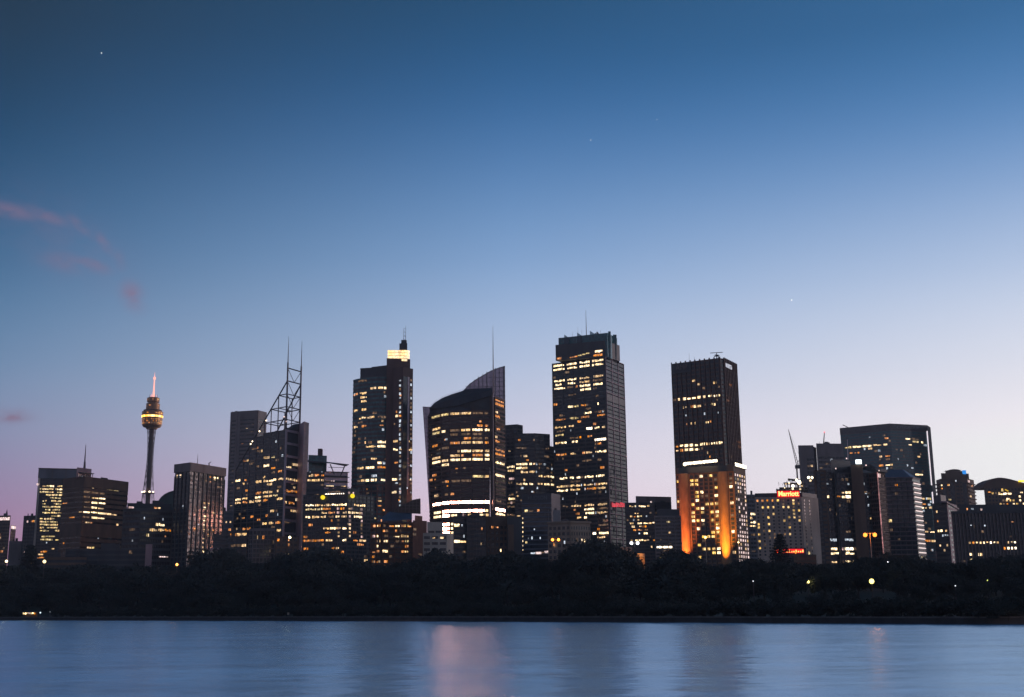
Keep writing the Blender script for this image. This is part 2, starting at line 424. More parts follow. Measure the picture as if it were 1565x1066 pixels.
for row, (y, r) in enumerate(((633, 15.9), (642.3, 15.55), (645.3, 15.3), (648.3, 15.1), (621, 10.35), (611.5, 9.5))):  # rows added and packed denser on the right to stand in for floodlighting
    for i in range(34):
        a = -math.pi + math.pi * (i + .5) / 34
        if random.random() < (.62 if a < -.9 else .95) * (1 if row in (1, 2, 3) else .35):
            mb = MB(); h = 1.7 * k / 2; zc = zz(y); d = .034
            mb.poly([V((ax[0] + (r * k + .4) * math.cos(a + q), ax[1] + (r * k + .4) * math.sin(a + q), zc + t)) for q, t in ((-d, -h), (d, -h), (d, h), (-d, h))])
            mb.build('window', random.choice([LM['h'], LM['o'], LM['o'], LM['d'], LM['o']]), b.root, b.org)
sp = emit('spire_light', (1, .40, .32), 1.6)
lathe('spire', sp, [(1.9, 607.5), (1.5, 600), (1.0, 590), (.9, 581), (1.9, 580), (1.9, 577), (.6, 576.4), (.3, 573), (.15, 569)], 10)
for i in range(7):
    a = i * 2 * math.pi / 7; mb = MB(); q = V((ax[0] + 5.6 * k * math.cos(a), ax[1] + 5.6 * k * math.sin(a), zz(608)))
    mb.tube(q, q + V((0, 0, 4.5)), .35, .2); mb.build('antenna', sp if i % 2 else M['steel'], b.root, b.org)
mb = MB()
for i in range(22):
    for sgn in (1, -1):
        a = i * 2 * math.pi / 22; tw = sgn * 1.95
        mb.tube((ax[0] + 6.6 * k * math.cos(a), ax[1] + 6.6 * k * math.sin(a), zz(656)), (ax[0] + 11.5 * k * math.cos(a + tw), ax[1] + 11.5 * k * math.sin(a + tw), zz(785)), .16, .16, 4)
mb.build('cable_net', M['steel'], b.root, b.org)
lathe('cable_ring', M['steel'], [(9.4, 754.5), (9.7, 754.5), (9.7, 753.7), (9.4, 753.7)])
for dx in (-8.8, -4, 3.9, 8.6):
    mb = MB(); mb.ball(V((ax[0] + dx * k, ax[1] - 2 - (9.6 - abs(dx)) * k * .8, zz(752.4))), 1.5 if abs(dx) < 5 else 1.2); mb.build('floodlight', LM['X'], b.root, b.org)
b.done()
# --- low wide office
b = Bld('office_block', 'low wide office with fine vertical ribs in front of the observation tower', 'office building', 215, 950, OT)
fs = b.block([(189, 776.8, 5), (215, 778), (268, 786, 20)], 950, 1, M['g_brown'])
b.dress(fs, 4.4, .45, 'conc_d', .3, 1.4, .3, .22, 'conc_d'); b.parapet(M['conc_d'], .6)
b.lit(fs, '811.3 228 240 w;811.6 241 251 w;812 252 261 o;805.4 238 251 W;815.5 223 228 y;818 251 254 o;830 247 249 d;794 248 250 c;797 219 221 c;809 198 207 d;823 202 204 c', 1.8)
b.lit(fs, '850 243 257 P', 2.5, 2.2)
st = b.block([(195, 769, 14), (262, 771.5, 16)], 950, 0, M['black'], 'roof_storey', z0=b.ztop, thick=22)[0]
b.win(st, 21, 23, st.z0 + .8, st.z0 + 2.2, 'o', .1); b.win(st, 23.6, 26, st.z0 + .8, st.z0 + 2, 'w', .1); b.win(st, 1, 5, st.z0 + .5, st.z0 + 2, 'p', .1)
b.plant(3); b.done()
# --- arched hall
b = Bld('arched_hall', 'dark building with a tall arched green glass roof behind the low wide office', 'building', 262, 1150, OT)
mb = MB(); ring = []
for i in range(15):
    a = math.pi * i / 14; q = P(272 - 32 * math.cos(a), 777 - 26.5 * math.sin(a), 1150); ring.append(q)
mb.hexa(ring, [q + V((0, 45, 0)) for q in ring]); mb.build('arched_roof', M['green'], b.root, b.org)
mb = MB()
for a, e in zip(ring, ring[1:]): mb.tube(a + V((0, -.3, .2)), e + V((0, -.3, .2)), .45)
mb.build('arch_rib', M['grey'], b.root, b.org)
b.block([(239, 776.8, 0), (305, 776.8, 0)], 1150, 0, M['g_teal'], thick=45); b.done()
# --- fin tower
b = Bld('office_tower', 'dark tower with pale vertical ribs and a plain concrete band round its top', 'tower', 291, 950, OT)
fs = b.block([(268.3, 711), (290.8, 708), (344, 716.6)], 950, 1, M['g_dark'])
z = b.ztop; top = z - 6.6
b.dress(fs, 3.6, .3, 'black', .15, z1=z - 9.5)
for F in fs:
    n = 4 if F.w < 20 else 8
    for i in range(n + 1):
        a = F.w * i / n; F.box(b.mb('rib', M['conc_d']), max(0, a - .35), min(F.w, a + .35), F.z0, z - 9.5 if i in (0, n) else z - 6.6, -.1, .7)
    F.box(b.mb('crown_band', M['conc']), -.6, F.w + .6, top, z + .4, -1, .9)
b.lit(fs, '729 270 277 w;725 273 276 c;732.6 326 333.5 W;731.6 320 322.5 o;737 320 322.5 o;734 314 317 d;745 297 299 d;744 332 337 d;769 311 314 w;774.5 311 314.5 W;770 318 320 w;771 327 330 d;786.6 324 329 w;791.8 311 314 W;797.2 310.5 314 W;793 317 319 w;803 310.5 312.5 W;808.5 310.5 313 w;807.3 296 298.5 o;809.5 317 319 w;815 317 319.5 w;820 317 318.5 o;809.4 324 328.5 o;825.5 309 312 W;831.5 309 310.5 w;837 309 310.5 w;843 309 312 W;818 288 290.5 o;772.5 279 281 c;801 302 304 c;783 298 300 d', 3)
for k_ in range(12): b.lit(fs, f'{735 + k_ * 6.1} {337 - k_ * .2} {338.8 - k_ * .2} {"pd"[k_ % 2]}')
b.plant(3, (1, 2)); b.mast(301.7, 710, 694, 965, .3, .1); b.mast(319.5, 712, 708, 965, .5, .4, part='antenna')
q = P(318.5, 709, 965); b.mb('antenna', M['steel']).tube(q, q + V((2.4, 0, 1.6)), .4, .2)
b.done()
# --- octagon behind
b = Bld('office_tower', 'plain octagonal concrete tower partly hidden by the tower with the steel frame', 'tower', 380, 1500, OT)
fs = b.block([(353, 632.2, 6), (364, 629.5, -8), (394, 629.5, -8), (407, 632.4, 10)], 1500, 1, M['g_dark'], thick=35)
b.dress(fs, 4.9, .55, 'conc', .5, z1=b.ztop - 8)
for F in fs:
    F.box(b.mb('corner_pier', M['conc']), 0, 2.5 if F.w < 20 else 4, F.z0, F.z1, -.2, .8); F.box(b.mb('corner_pier', M['conc']), F.w - (2.5 if F.w < 20 else 4), F.w, F.z0, F.z1, -.2, .8)
    F.box(b.mb('crown_band', M['conc']), 0, F.w, F.z1 - 8, F.z1 + .3, -.2, .81)
b.lit(fs, '650 379 390 d;654.5 376 378.5 w;663.5 388 390 w;680 369 372 o;680 380 383 w;659 383 388 d;722.5 355 360 w;740 354 358 w;744 352 357 o;774 352 357 w;783 353 358 w;753 352 357 d', 5)
b.plant(9, (1.2, 3.2)); b.done()

# --- tower with the open steel frame on top
D = 1130
b = Bld('steel_frame_tower', 'stepped glass tower carrying an open steel mast frame with twin spires', 'tower', 437, D, OT)
steps = [(403, 662.5, 437, 657), (392.3, 668, 403, 662.5), (381.5, 686, 392.3, 684), (371.8, 703, 381.5, 701), (360, 721, 371.8, 719)]
main, z = b.pts([(403, 662.5), (437, 657), (459, 661.5)], D, 1)
lx = (main[0] - main[1]).normalized(); rx = (main[2] - main[1]).normalized(); rw = (main[2] - main[1]).length
fsL = []; LF = Face(main[1] + lx * 90, main[1], 0, z)      # the whole plane of the left wall
for i, (xa, ya, xb, yb) in enumerate(steps):
    sa, za = LF.hit(xa, ya); sb, _ = LF.hit(xb, ya); zt = z if i == 0 else za
    if i == 0: sb = LF.w
    p0, p1 = LF.p0 + LF.t * sa, LF.p0 + LF.t * sb
    q = [p0, p1, p1 + rx * rw, p0 + rx * rw]
    b.mb('wall', M['g_blue']).prism([V((t.x, t.y, b.zb)) for t in q], [V((t.x, t.y, zt)) for t in q])
    fsL.append(Face(p0, p1, b.zb, zt))
RF = Face(main[1], main[1] + rx * rw, b.zb, z)
fh = 3.75; b.fh, b.bf = fh, .32
for F in fsL:                                            # storey grid measured from the main roof so it runs through
    F2 = Face(F.p0, F.p1, F.z0, z); k_ = 0
    while z - k_ * fh > F.z1 + .1: k_ += 1
    zb0 = z - k_ * fh
    b.dress([F], fh, .32, 'black', .2, z1=zb0)
    F.box(b.mb('frame', M['conc']), 0, F.w, F.z1 - .5, F.z1, -.1, .5)
    n = 3 if F is fsL[0] else 1
    for i in range(n + 1):
        a = F.w * i / n; F.box(b.mb('frame', M['conc']), max(0, a - .35), min(F.w, a + .35), F.z0, F.z1 - .5, -.1, .5)
for k_ in range(12):
    zk = z - k_ * 12.3
    for F in fsL:
        if zk < F.z1: F.box(b.mb('frame_rail', M['conc']), 0, F.w, zk - .25, zk + .25, -.1, .42)
    RF.box(b.mb('white_frame', M['white']), 0, RF.w, zk - 1.9, zk + .3, -.2, .9)
RF.box(b.mb('white_frame', M['white']), -.6, 1.3, b.zb, z + .29, -.21, .92); RF.box(b.mb('white_frame', M['white']), RF.w - 3, RF.w, b.zb, z + .29, -.21, .93)
for i in range(1, 14): RF.box(b.mb('mullion', M['grey']), RF.w * i / 14 - .08, RF.w * i / 14 + .08, b.zb, z, -.1, .25)
fsA = [Face(F.p0, F.p1, F.z0, z) for F in fsL]
b.lit(fsA, '686 385 391 d;685.5 391.5 395 o;691.5 399 402 w;691.5 394 398 d;701.5 403 412 w;701.5 415 420 y;714.5 403 412 W;714 414.5 421 o;718 425 431 o;727 402 405.5 w;733.5 412 422 W;732 425 433 w;735.5 388 402 w;737.5 360 367 W;737.5 368 374 w;734 403 412 w;740 408 416 w;749.5 375 379 o;753 391 400 o;752.5 402 416 w;752 423 426 w;762.5 360 368 W;762 369.5 379.5 w;760.5 390 400.5 W;759.5 402 416 w;758.5 418 424 y;769 359.5 368 w;768 371 378 o;767 381 389 w;766.5 390 400 w;766.3 402 409 o;765 423 431.5 w;785.5 406 410.5 o;784.5 413 418.5 w;785 424 425.5 c;793 383 388 o;792.5 393 399 o;790.5 406 410 d;798 401 408 w;797.8 411 418 w;797 421 429 o;806.5 371 376 o;806.5 377 383 o;811 414 421 w;810.5 423 429.5 w;676 421 423 c;684 428 430 d;695 430 433 c;705 421 426 d;713 392 396 d;721 415 420 d;743 424 430 d;772 395 399 d;780 418 424 d;803 415 420 d;788 365 370 d;747 362 367 d;711 381 386 d;704 372 376 o;703.5 377 380 w', 2.2)
b.sprinkle(fsL, 22, 'dddo', (1.5, 4), zr=(.02, .75)); b.lit([RF], '681 441.5 444.5 w;713.5 436.5 445 W;713.5 446 455 w;733 436.5 455 w;740.5 445 450 d;747 448 451 w;752.5 437.5 454 o;766.5 441 450 o;766 451.5 455 W;771 435 438 w;779.5 444 454 w;798 434 443 d;735 444 447 d', 2.2)
# right hand service core: dark slot, and a slab with the west glow's pink in its colour
co = [main[1] + rx * rw, main[1] + rx * (rw + 9)]
b.mb('service_core', M['black']).prism([V((t.x, t.y, b.zb)) for t in (co[0], co[1], co[1] - lx * -22, co[0] - lx * -22)], [V((t.x, t.y, P(462, 646, D).z)) for t in (co[0], co[1], co[1] + lx * 22, co[0] + lx * 22)])
CF = Face(co[0], co[1], b.zb, P(462, 646, D).z)
sl = [P(464.6, 648, D - 2), P(472.3, 646, D + 9)]; zt = P(468, 645.5, D + 3).z
q = [sl[0], sl[1], sl[1] + V((-9, 22, 0)), sl[0] + V((-9, 22, 0))]
b.mb('fin_slab', M['glow_pink']).prism([V((t.x, t.y, b.zb)) for t in q], [V((t.x, t.y, zt)) for t in q])
SF = Face(sl[0], sl[1], b.zb, zt)
for k_ in range(30): SF.box(b.mb('panel_joint', M['conc_d']), 0, SF.w, zt - 3 - k_ * 6.2, zt - 2.85 - k_ * 6.2, -.05, .03)
# the open frame: two parallel trusses joined by rungs
r0 = main[1] + lx * .8 + rx * .8; w2 = rx * (rw - 1.4)
def fr(s, zf, back=0): q = r0 + lx * s + w2 * back; return V((q.x, q.y, zf))
TF = Face(r0 + lx * 90, r0, 0, 400)
def tpx(px, py): s_, z_ = TF.hit(px, py); return 90 - s_, z_
zA, zB, zC, zD_, zE = (P(438, y, D).z for y in (554, 582, 602, 621.5, 641))
zS, zT = P(439, 514, D).z, P(438, 562.5, D).z
fm = b.mb('mast_frame', M['steel'])
pos = [tpx(426.2, 602)[0], tpx(415, 621.5)[0], tpx(404.5, 641)[0]]
roofz = [z, z, z]
for bk in (0, 1):
    fm.tube(fr(0, z, bk), fr(0, zA, bk), .95, .8); 
    b.mb('spire', M['steel']).tube(fr(0, zA, bk), fr(0, zS, bk), .5, .14)
    sx, sz = tpx(360, 720); e = fr(sx, sz, bk) if bk == 0 else fr(pos[2] * 1.15, z, bk)
    fm.tube(fr(0, zB, bk), e, .68, .68)
    for s_, zl in zip(pos, (zC, zD_, zE)):
        fm.tube(fr(s_, z, bk), fr(s_, zl, bk), .52)
    for zl, s_ in ((zC, pos[0]), (zD_, pos[1]), (zE, pos[2])): fm.tube(fr(0, zl, bk), fr(s_, zl, bk), .5)
for zl in (zT, zB): fm.tube(fr(0, zl, 0), fr(0, zl, 1), .6)
for zl, s_ in ((zC, pos[0]), (zD_, pos[1]), (zE, pos[2])):
    fm.tube(fr(0, zl, 0), fr(0, zl, 1), .5); fm.tube(fr(s_, zl, 0), fr(s_, zl, 1), .5)
for za, zb_ in ((zT, zB), (zB, zC), (zC, zD_), (zD_, zE)):
    m_ = fr(0, zb_, .5); fm.tube(fr(0, za, 0), m_, .28); fm.tube(fr(0, za, 1), m_, .28)
for i, (s_, zl) in enumerate(zip(pos, (zC, zD_, zE))):
    if i: fm.tube(fr(pos[i - 1], zl, 0), fr(pos[i - 1], zl, 1), .42)
for px, py in ((407.5, 644), (397, 660.5), (386, 676), (383.5, 680), (438, 645.5), (434.5, 638.5)):
    s_, z_ = tpx(px, py); mb = MB(); mb.ball(fr(s_, z_ + .5, 0) + V((0, -1.2, 0)), .75, 8, 5); mb.build('frame_lamp', LM['P' if px > 420 else 'X'], b.root, b.org)
for i in range(9):
    mb = MB(); s_ = random.uniform(3, 17); q = r0 + lx * s_ + w2 * random.uniform(.1, .7); mb.box(q.x - 1.4, q.x + 1.4, q.y - 1, q.y + 1, z - .1, z + random.uniform(1, 3.2)); mb.build('roof_unit', M['conc_d'], b.root, b.org)
q = r0 + w2 * .55; b.mb('sloping_plant_room', M['conc_d']).prism([V((t.x, t.y, z)) for t in (q, q + w2 * .4, q + w2 * .4 + lx * 9, q + lx * 9)], [V((t.x, t.y, z + h_)) for t, h_ in ((q, 4), (q + w2 * .4, 9), (q + w2 * .4 + lx * 9, 9), (q + lx * 9, 4))])
b.done()
# --- low foreground blocks left of centre
b, fs = simple('low_office', 'low dark block with two rows of amber lit windows below the octagonal tower', 'building', [(346, 812, 6), (378, 811)], 880, 1, 'g_dark', 4, .45, 'conc_d', 4, .4, group=OT, lit='821 361 377 w;831 369 376 w;808 349 353 o;807.5 361 363 w;814 360 366 o;821.5 352 354 o;836 352 373 d')
b.done()
b, fs = simple('low_office', 'blue-grey flat roofed block in the gap right of the ribbed dark tower', 'building', [(338, 781, 0), (356, 782, 6)], 1150, 0, 'roof', 4, .45, 'grey', group=OT, lit='797 345 347 w;798 351 353 w'); b.done()
b = Bld('apartment_block', 'small apartment block faced with a pale square grid in front of the steel frame tower', 'building', 386, 800, OT)
fs = b.block([(381.5, 812, 4), (387, 810.5), (420, 811.5, 4)], 800, 1, M['g_dark']); b.dress(fs, 3, .22, 'conc', .5, 2.6, .35, .51); b.lit(fs, '825 401 404 o;824 393 394 w;826 417 419 d;839 412 414 d')
b.parapet(M['conc']); b.done()
b, fs = simple('apartment_block', 'little brown block right beside the pale square grid block', 'building', [(421, 820, 0), (457, 817, 6)], 790, 0, 'g_dark', 3.2, .5, 'wallbrown', 3.5, 1.2, group=OT, n=4, codes='dod', lit='846 436.5 441.5 W;826 440 442 o'); b.done()
b, fs = simple('low_office', 'dark grey low building with thin horizontal lines right of the ribbed dark tower', 'building', [(326, 816, 0), (349, 815, 5)], 820, 0, 'g_dark', 3, .45, 'conc_d', group=OT); b.done()
b, fs = simple('parking_garage', 'long low dark car park in front of the brown block with the mast', 'building', [(100, 846, 0), (150, 839, 0), (229, 837.5, 4)], 760, 1, 'black', 3.2, .4, 'conc_d', group=OT, plant=2, lit='835.5 140 144 y', n=3, codes='dw'); 
e = b.block([(223, 832, -3), (233, 833, 2)], 760, 0, M['pink'], 'stair_tower', thick=12); b.done()
b, fs = simple('low_office', 'dark low building with a small pale lit box window under the brown block', 'building', [(72, 852, 2), (133, 843, 4)], 740, 0, 'black', 3.3, .5, 'wallbrown', group=OT, n=3, codes='do', plant=2); b.done()
# gabled house
D = 690; b = Bld('gabled_house', 'tiny pale gabled house at the foot of the ribbed dark tower', 'house', 322, D)
pl = [P(317, 842, D), P(327, 842, D + 3)]; z = pl[0].z; ap = P(322, 837, D).z; a, e = pl; w = V((2, 9, 0)); m = (a + e) / 2
b.mb('wall', M['pale']).hexa([V((t.x, t.y, b.zb)) for t in (a, e, e + w, a + w)], [V((t.x, t.y, z)) for t in (a, e, e + w, a + w)])
mb = b.mb('roof', M['pink']); mb.hexa([V((a.x, a.y, z)), V((e.x, e.y, z)), V((m.x, m.y, ap))], [V((t.x, t.y, h)) + w for t, h in ((a, z), (e, z), (m, ap))])
F = Face(a, e, b.zb, z); b.win(F, .8, 1.6, z - 2.5, z - 1, 'k'); b.win(F, 2.3, 3.1, z - 2.5, z - 1, 'k'); b.done()

# --- tower with the wing canopy
D = 1080; b = Bld('canopy_tower', 'stepped glass block with a tilted wing canopy held on struts over its roof', 'tower', 496, D, OT)
fs = b.block([(469, 722, 4), (496, 720.5, 0), (531.5, 729, 8)], D, 1, M['g_dark'], thick=30)
F, G = fs; b.dress([F], 4.6, .5, 'black', .3); b.fh, b.bf = 4.6, .5
for k_ in range(4):
    G.box(b.mb('sky_sheen_band', M['white']), 0, G.w, G.z1 - 1 - k_ * 4.6 - 2.8, G.z1 - 1 - k_ * 4.6, -.1, .4)  # pale bands hold the reflected pink sky in their colour
    G.box(b.mb('sunshade', M['black']), 0, G.w + 1.2, G.z1 - .7 - k_ * 4.6, G.z1 - .2 - k_ * 4.6, -.1, 1.6)
b.lit(fs, '728 472 479 w;728 481 488 o;735.5 470 489 w;728.5 491 495 o;735 491 495 w;758 470 478 o;758 480 487 d;744.5 490 495 d;737.5 506 511 P;744 498 510 W;744.5 521 529 w;732 498 510 d;750 500 520 d', 2.2)
pf = b.block([(471.5, 695.5, 6), (499.5, 700, 8)], D, 0, M['g_teal'], 'roof_house', z0=b.ztop, thick=18)[0]
pl = [P(485.8, 686, D + 4), P(491.8, 686, D + 4)]
b.mb('chimney', M['brown']).prism([V((t.x, t.y, b.ztop)) for t in (*pl, pl[1] + V((0, 6, 0)), pl[0] + V((0, 6, 0)))], [V((t.x, t.y, pl[0].z)) for t in (*pl, pl[1] + V((0, 6, 0)), pl[0] + V((0, 6, 0)))])
cn = [P(470, 706.5, D - 3), P(533.5, 710.6, D - 3), P(533.5, 710.6, D - 3) + V((-6, 22, 1)), P(497, 704, D + 2) + V((0, 22, 0)), P(470, 705, D + 16)]
b.mb('canopy', M['black']).hexa(cn, [t + V((0, 0, 1.1 if i in (0, 4, 3) else .35)) for i, t in enumerate(cn)])
for xa, ya, xb, yb in ((504.7, 710, 511, 725.5), (527, 712, 520.6, 727.5)):
    b.mb('strut', M['steel']).tube(P(xa, ya, D), P(xb, yb, D), .55, .5)
b.mb('strut', M['steel']).tube(P(502, 714.5, D), P(527, 715, D), .25)
for x in (474, 492): mb = MB(); mb.ball(P(x, 721.5, D - 1), .6, 8, 5); mb.build('roof_lamp', LM['c'], b.root, b.org)
b.done()
# --- office with the lit sign
D = 900; b = Bld('sign_office', 'wide office with a glowing name sign between two yellow discs at its top', 'office building', 531, D, OT)
fs = b.block([(464, 757, 10), (531, 765, -6), (572, 767, 14)], D, 0, M['g_dark'], thick=25)
b.dress(fs, 2.95, .42, 'black', .3, 3.6, .3, .4, 'conc_d')
up = b.block([(489, 749, 6), (534, 746.5, -3), (549, 747, 6)], D, 1, M['black'], 'upper_storey', z0=b.ztop - 1, thick=18)
SF = up[0]
sg = emit('sign_face', (1, .80, .62), 4)
b.letters(SF, 'GRESHAM', 496.5, 755, 526, 762.8, sg, o=.7, bold=.02)
mb = MB()
for x, y in ((493.2, 760.4), (538.6, 758.2)):
    c = P(x, y, D - 6 if x < 500 else D - 5.5); mb = MB(); mb.tube(c, c + V((0, 1.2, 0)), 1.65, 1.65, 18); mb.build('sign_disc', emit('disc_light', (1, .75, .02), 1.15), b.root, b.org)
b.lit(fs, '773 467 480 W;773 481 494 w;771.5 495 506 w;771 507 517 W;770.5 518 530 W;777.5 467 480 y;777.5 481 493 y;777 494 505 o;783.5 491 500 w;783 502 512 o;782.5 524 531 w;783 532 540 W;790 467 474 W;789.5 480 488 w;789.5 489 498 w;789 502 510 d;788.5 513 519 W;788 522 531 w;801 528 537 w;807 494 503 w;806.5 504 513 W;806 514 521 w;806 523 531 W;812.5 497 505 o;825.5 467 480 o;825.5 481 495 o;824.5 498 508 w;824 523 530 W;836 507 512 o;836 513 518 w;849.5 516.5 520.5 y;860 518 522 o;772 541 549 w;772 550 558 W;783.5 541 548 W;784 549 553 w;789 541 553 W;825 540 547 o;826 552 560 w;831.5 551 556 o;777 536 538 p;752 532 535 p;753 539 541 p', 1.6)
b.lit(up, '752.5 501 511 d;752 512 520 d', 3, 1.4)
for x in (515, 532.5, 550.5):
    for k_ in range(9): b.lit(fs, f'{776 + k_ * 5.6} {x + k_ * .1} {x + 3.2 + k_ * .1} {random.choice("ppdw")}')
b.sprinkle(fs, 26, 'dwo', zr=(.15, .8))
b.plant(3, (.8, 1.6)); b.done()

# --- tower with the lit lantern
D = 1124; b = Bld('lantern_tower', 'tall curved glass tower with a brightly lit stepped lantern and mast on top', 'tower', 600, D, OT)
arc = [(540, 583.5, 12), (548, 583, 5), (561, 582, 0), (578, 580.5, -4), (601, 577, -4)]
fs = b.block(arc, D, 4, M['g_blue'], 'curved_glass_wall', thick=36); zt = b.ztop
b.dress(fs, 4.05, .42, 'g_teal', .22); A = list(fs)
co = b.block([(591, 552.5, -5), (615.7, 549, -7), (627, 553, 2)], D, 1, M['brown'], 'granite_core', thick=30)
c2 = b.block([(601, 577, -6), (616, 566, -9), (631.3, 564, 4)], D, 2, M['brown'], 'granite_shoulder', thick=30)
sb = b.block([(550.7, 566.5, 6), (590.5, 561, 2)], D, 1, M['black'], 'setback', z0=zt, thick=26)
b.dress(sb, 4, .5, 'black', .3)
sb2 = b.block([(568, 561, 8), (591, 558.5, 6)], D, 1, M['black'], 'setback', z0=zt, thick=16)
RF = c2[1]; LFc = c2[0]; b.fh, b.bf = 4.05, .42
# pale glazed strip, window columns
b.mb('glazed_strip', M['g_blue']); 
a0, _ = RF.hit(622, 640); a1, _ = RF.hit(626.5, 640)
RF.box(b.mb('glazed_bay', M['g_blue']), max(.2, a0 - 5.5), a0, RF.z0 + 30, P(620, 578, D).z, -.1, .5)
RF.box(b.mb('silver_fin', M['white']), a0, a0 + 2, P(624, 745, D).z, P(624, 578, D).z, -.1, .9)
for k_ in range(30):
    y = 582 + k_ * 6.85
    b.lit(c2, f'{y} 610 612.8 {"cd"[k_ % 3 == 2]};{y} 627 629.4 {"dc"[k_ % 3 == 1]}', 9, 3.0)
b.lit(A, '594.5 566 575 w;595 576 586 w;595.5 587 597 W;600 541 547 o;603.5 550 569 w;604 551 569 w;611 552 566 w;624.5 541 552 w;625 553 562 w;637.5 549 560 w;637 561 572 w;646 546 554 d;652.5 541 552 w;652 553 565 o;650 580 586 o;677.3 571 597 W;684.8 553 575 w;684.5 576 597 W;678.5 557 563 w;699 567 577 w;705.3 553 563 d;705 577 583 W;705 588 597 o;713.7 544 556 w;713 557 572 W;712.3 575 597 o;734.6 546 551 d;734.4 552 557 w;734.4 558 564 W;734.3 567 572 W;734 573.5 580 W;734 582 590 W;749 558 562 o;636 575 597 d;643 583 586 w;720.5 589 595 w;727 574 577 c;585 546 556 d;583.5 557 566 d;650 595 598 o;668 557 563 d;677 545 551 d;666 590 592 c;698 597 600 c', 2.6)
b.sprinkle(A, 30, 'dddcd', (1.5, 5), zr=(.03, .7))
b.lit(c2, '597 616.5 621 W;604 616 619 o;602.5 611 613.5 o;636.5 604.5 608.5 W;637 616 620.5 W;637 610 613 o;677 617 626 w;684.8 617 630 w;677 601 608 w;684.5 601 608 W;734.6 598 607 W;735 611 613 w;735 617 623 W;735 626 630 w;754 598 606 W;754 610 613 p;747 619 623 c;768 609 611 o;712 617 624 d;690 611 613.5 w;630 605 607 o;650 602 604 d;705 603 608 o;741 604 608 c;672 628 630 o', 3)
b.lit([co[1]], '558 619 621.5 y;561 619 621.5 y;566 619 621.5 o;569 619 621.5 o', 9, 2.0)
# lower masonry zone with a pale grid
z745 = P(580, 744, D).z
for F in A: 
    for k_ in range(11):
        F.box(b.mb('masonry_grid', M['brown']), 0, F.w, z745 - k_ * 5.4, z745 - k_ * 5.4 + 1.5, -.1, .4)
    n = max(1, round(F.w / 5))
    for i in range(n): F.box(b.mb('masonry_grid', M['brown']), F.w * i / n, F.w * i / n + 1.2, F.z0, z745 + 1.45, -.1, .41)
b.lit(A, '760 576 583 d;768.5 578 583 w;775.5 577 583 o;756 558 564 d;783 565 571 w;789.5 569 576 y;795.5 571 577 y;803.5 558 568 w;798 558 563 o;775 560 570 d;768 561 566 d;783 585 589 o', 2.4)
# lantern, mast
lt = emit('lantern_light', (1, .70, .36), 1.7, 3, .8)
ln = b.block([(593.5, 536.5, 0), (618.6, 535.3, -4), (624.8, 538, 3)], D, 1, M['pale'], 'lantern_core', z0=P(600, 553, D).z, thick=14)
for F in ln:
    hgt = F.z1 - F.z0
    for k_ in range(4): 
        mb = MB(); F.box(mb, -.5, F.w + .5, F.z0 + hgt * (k_ + .16) / 4, F.z0 + hgt * (k_ + .92) / 4, -.05, .7); mb.build('lantern_band', lt, b.root, b.org)
bs = b.block([(610.4, 526.5, 0), (622.5, 525, 0)], D, 1, M['black'], 'mast_base', z0=ln[0].z1, thick=6)
b.mb('mast_base', M['black']).box(*sum(([P(613, 530, D).x, P(621, 530, D).x], [D + .5, D + 6], [b.ztop, b.ztop + 3.5]), []))
for x, y in ((616.8, 502), (619.9, 497.5)):
    b.mast(x, 526, y, D + 2, .28, .1)
mb = b.mb('mast', M['steel'])
for k_ in range(8): y = 503 + k_ * 3; mb.tube(P(616.9, y, D + 2), P(619.9, y + (2.5 if k_ % 2 else -.5), D + 2), .12)
b.done()

# --- foreground brick apartments with glass crescent
D = 780; b = Bld('apartment_block', 'brick apartment block with warm lit balconies and a slanted glass screen on top', 'building', 600, D, OT)
fs = b.block([(568.5, 800, 0), (584, 798, -5), (631, 796, 2)], D, 0, M['wallbrown'], thick=26); z = b.ztop
b.fh, b.bf = 3.3, .35
for F in fs:
    k_ = 0
    while z - k_ * 3.3 > F.z0:
        F.box(b.mb('balcony_slab', M['brick']), 0, F.w, z - k_ * 3.3 - .5, z - k_ * 3.3, -.1, 1.2)
        F.box(b.mb('balcony_rail', M['black']), 0, F.w, z - k_ * 3.3, z - k_ * 3.3 + .55, 1.05, 1.15); k_ += 1
    n = max(2, round(F.w / 4.2))
    for i in range(n + 1): F.box(b.mb('balcony_wall', M['brick']), max(0, F.w * i / n - .22), min(F.w, F.w * i / n + .22), F.z0, z, -.1, 1.3)
b.lit(fs, '804 571 580 W;808 595 602 o;808 603 610.5 W;807 612 618 o;807 618.5 624 y;801.5 614 621 d;801.5 623.5 629 o;813.5 583.5 593.5 o;818.5 602 610 W;818.5 611.5 617 w;818 618 624 w;820 569 573 p;819.5 573.5 578 W;830 580 586 w;830 586.5 594 W;829 604 610 d;829 614 617 o;828.5 619 624 y;834.5 619 624 o;836 574 578 W;845.5 569 580 o;845.5 581 594 W;844.5 613 617.5 o;845 618 623.5 w;850.5 582 588 y;851.5 569 575 o;857 568.5 579 o;857 580 586 w;856.5 587 593 o;862 577 582 d;794 582 586 o', 2.6, None, .06)
b.sprinkle(fs, 22, 'dddo', (1, 2.5))
br = b.block([(631, 795.5, 1), (652.5, 797, 8)], D, 0, M['brick'], 'brick_wing', thick=22); b.fh, b.bf = 3.3, .5
b.sprinkle(br, 3, 'dd'); b.lit(br, '847.5 639.5 644.5 d;853 638 645 c', 2)
bt = b.block([(634, 788, 6), (645.5, 786, 8)], D, 0, M['brick'], 'brick_wing', z0=b.ztop - .5, thick=8)
rp = [P(576.5, 797.5, D + 1), P(629.5, 794.5, D + 1), P(629.5, 783, D + 12), P(595, 783.5, D + 12)]
b.mb('sloping_roof', M['roof']).hexa(rp, [t + V((0, .5, .5)) for t in rp])
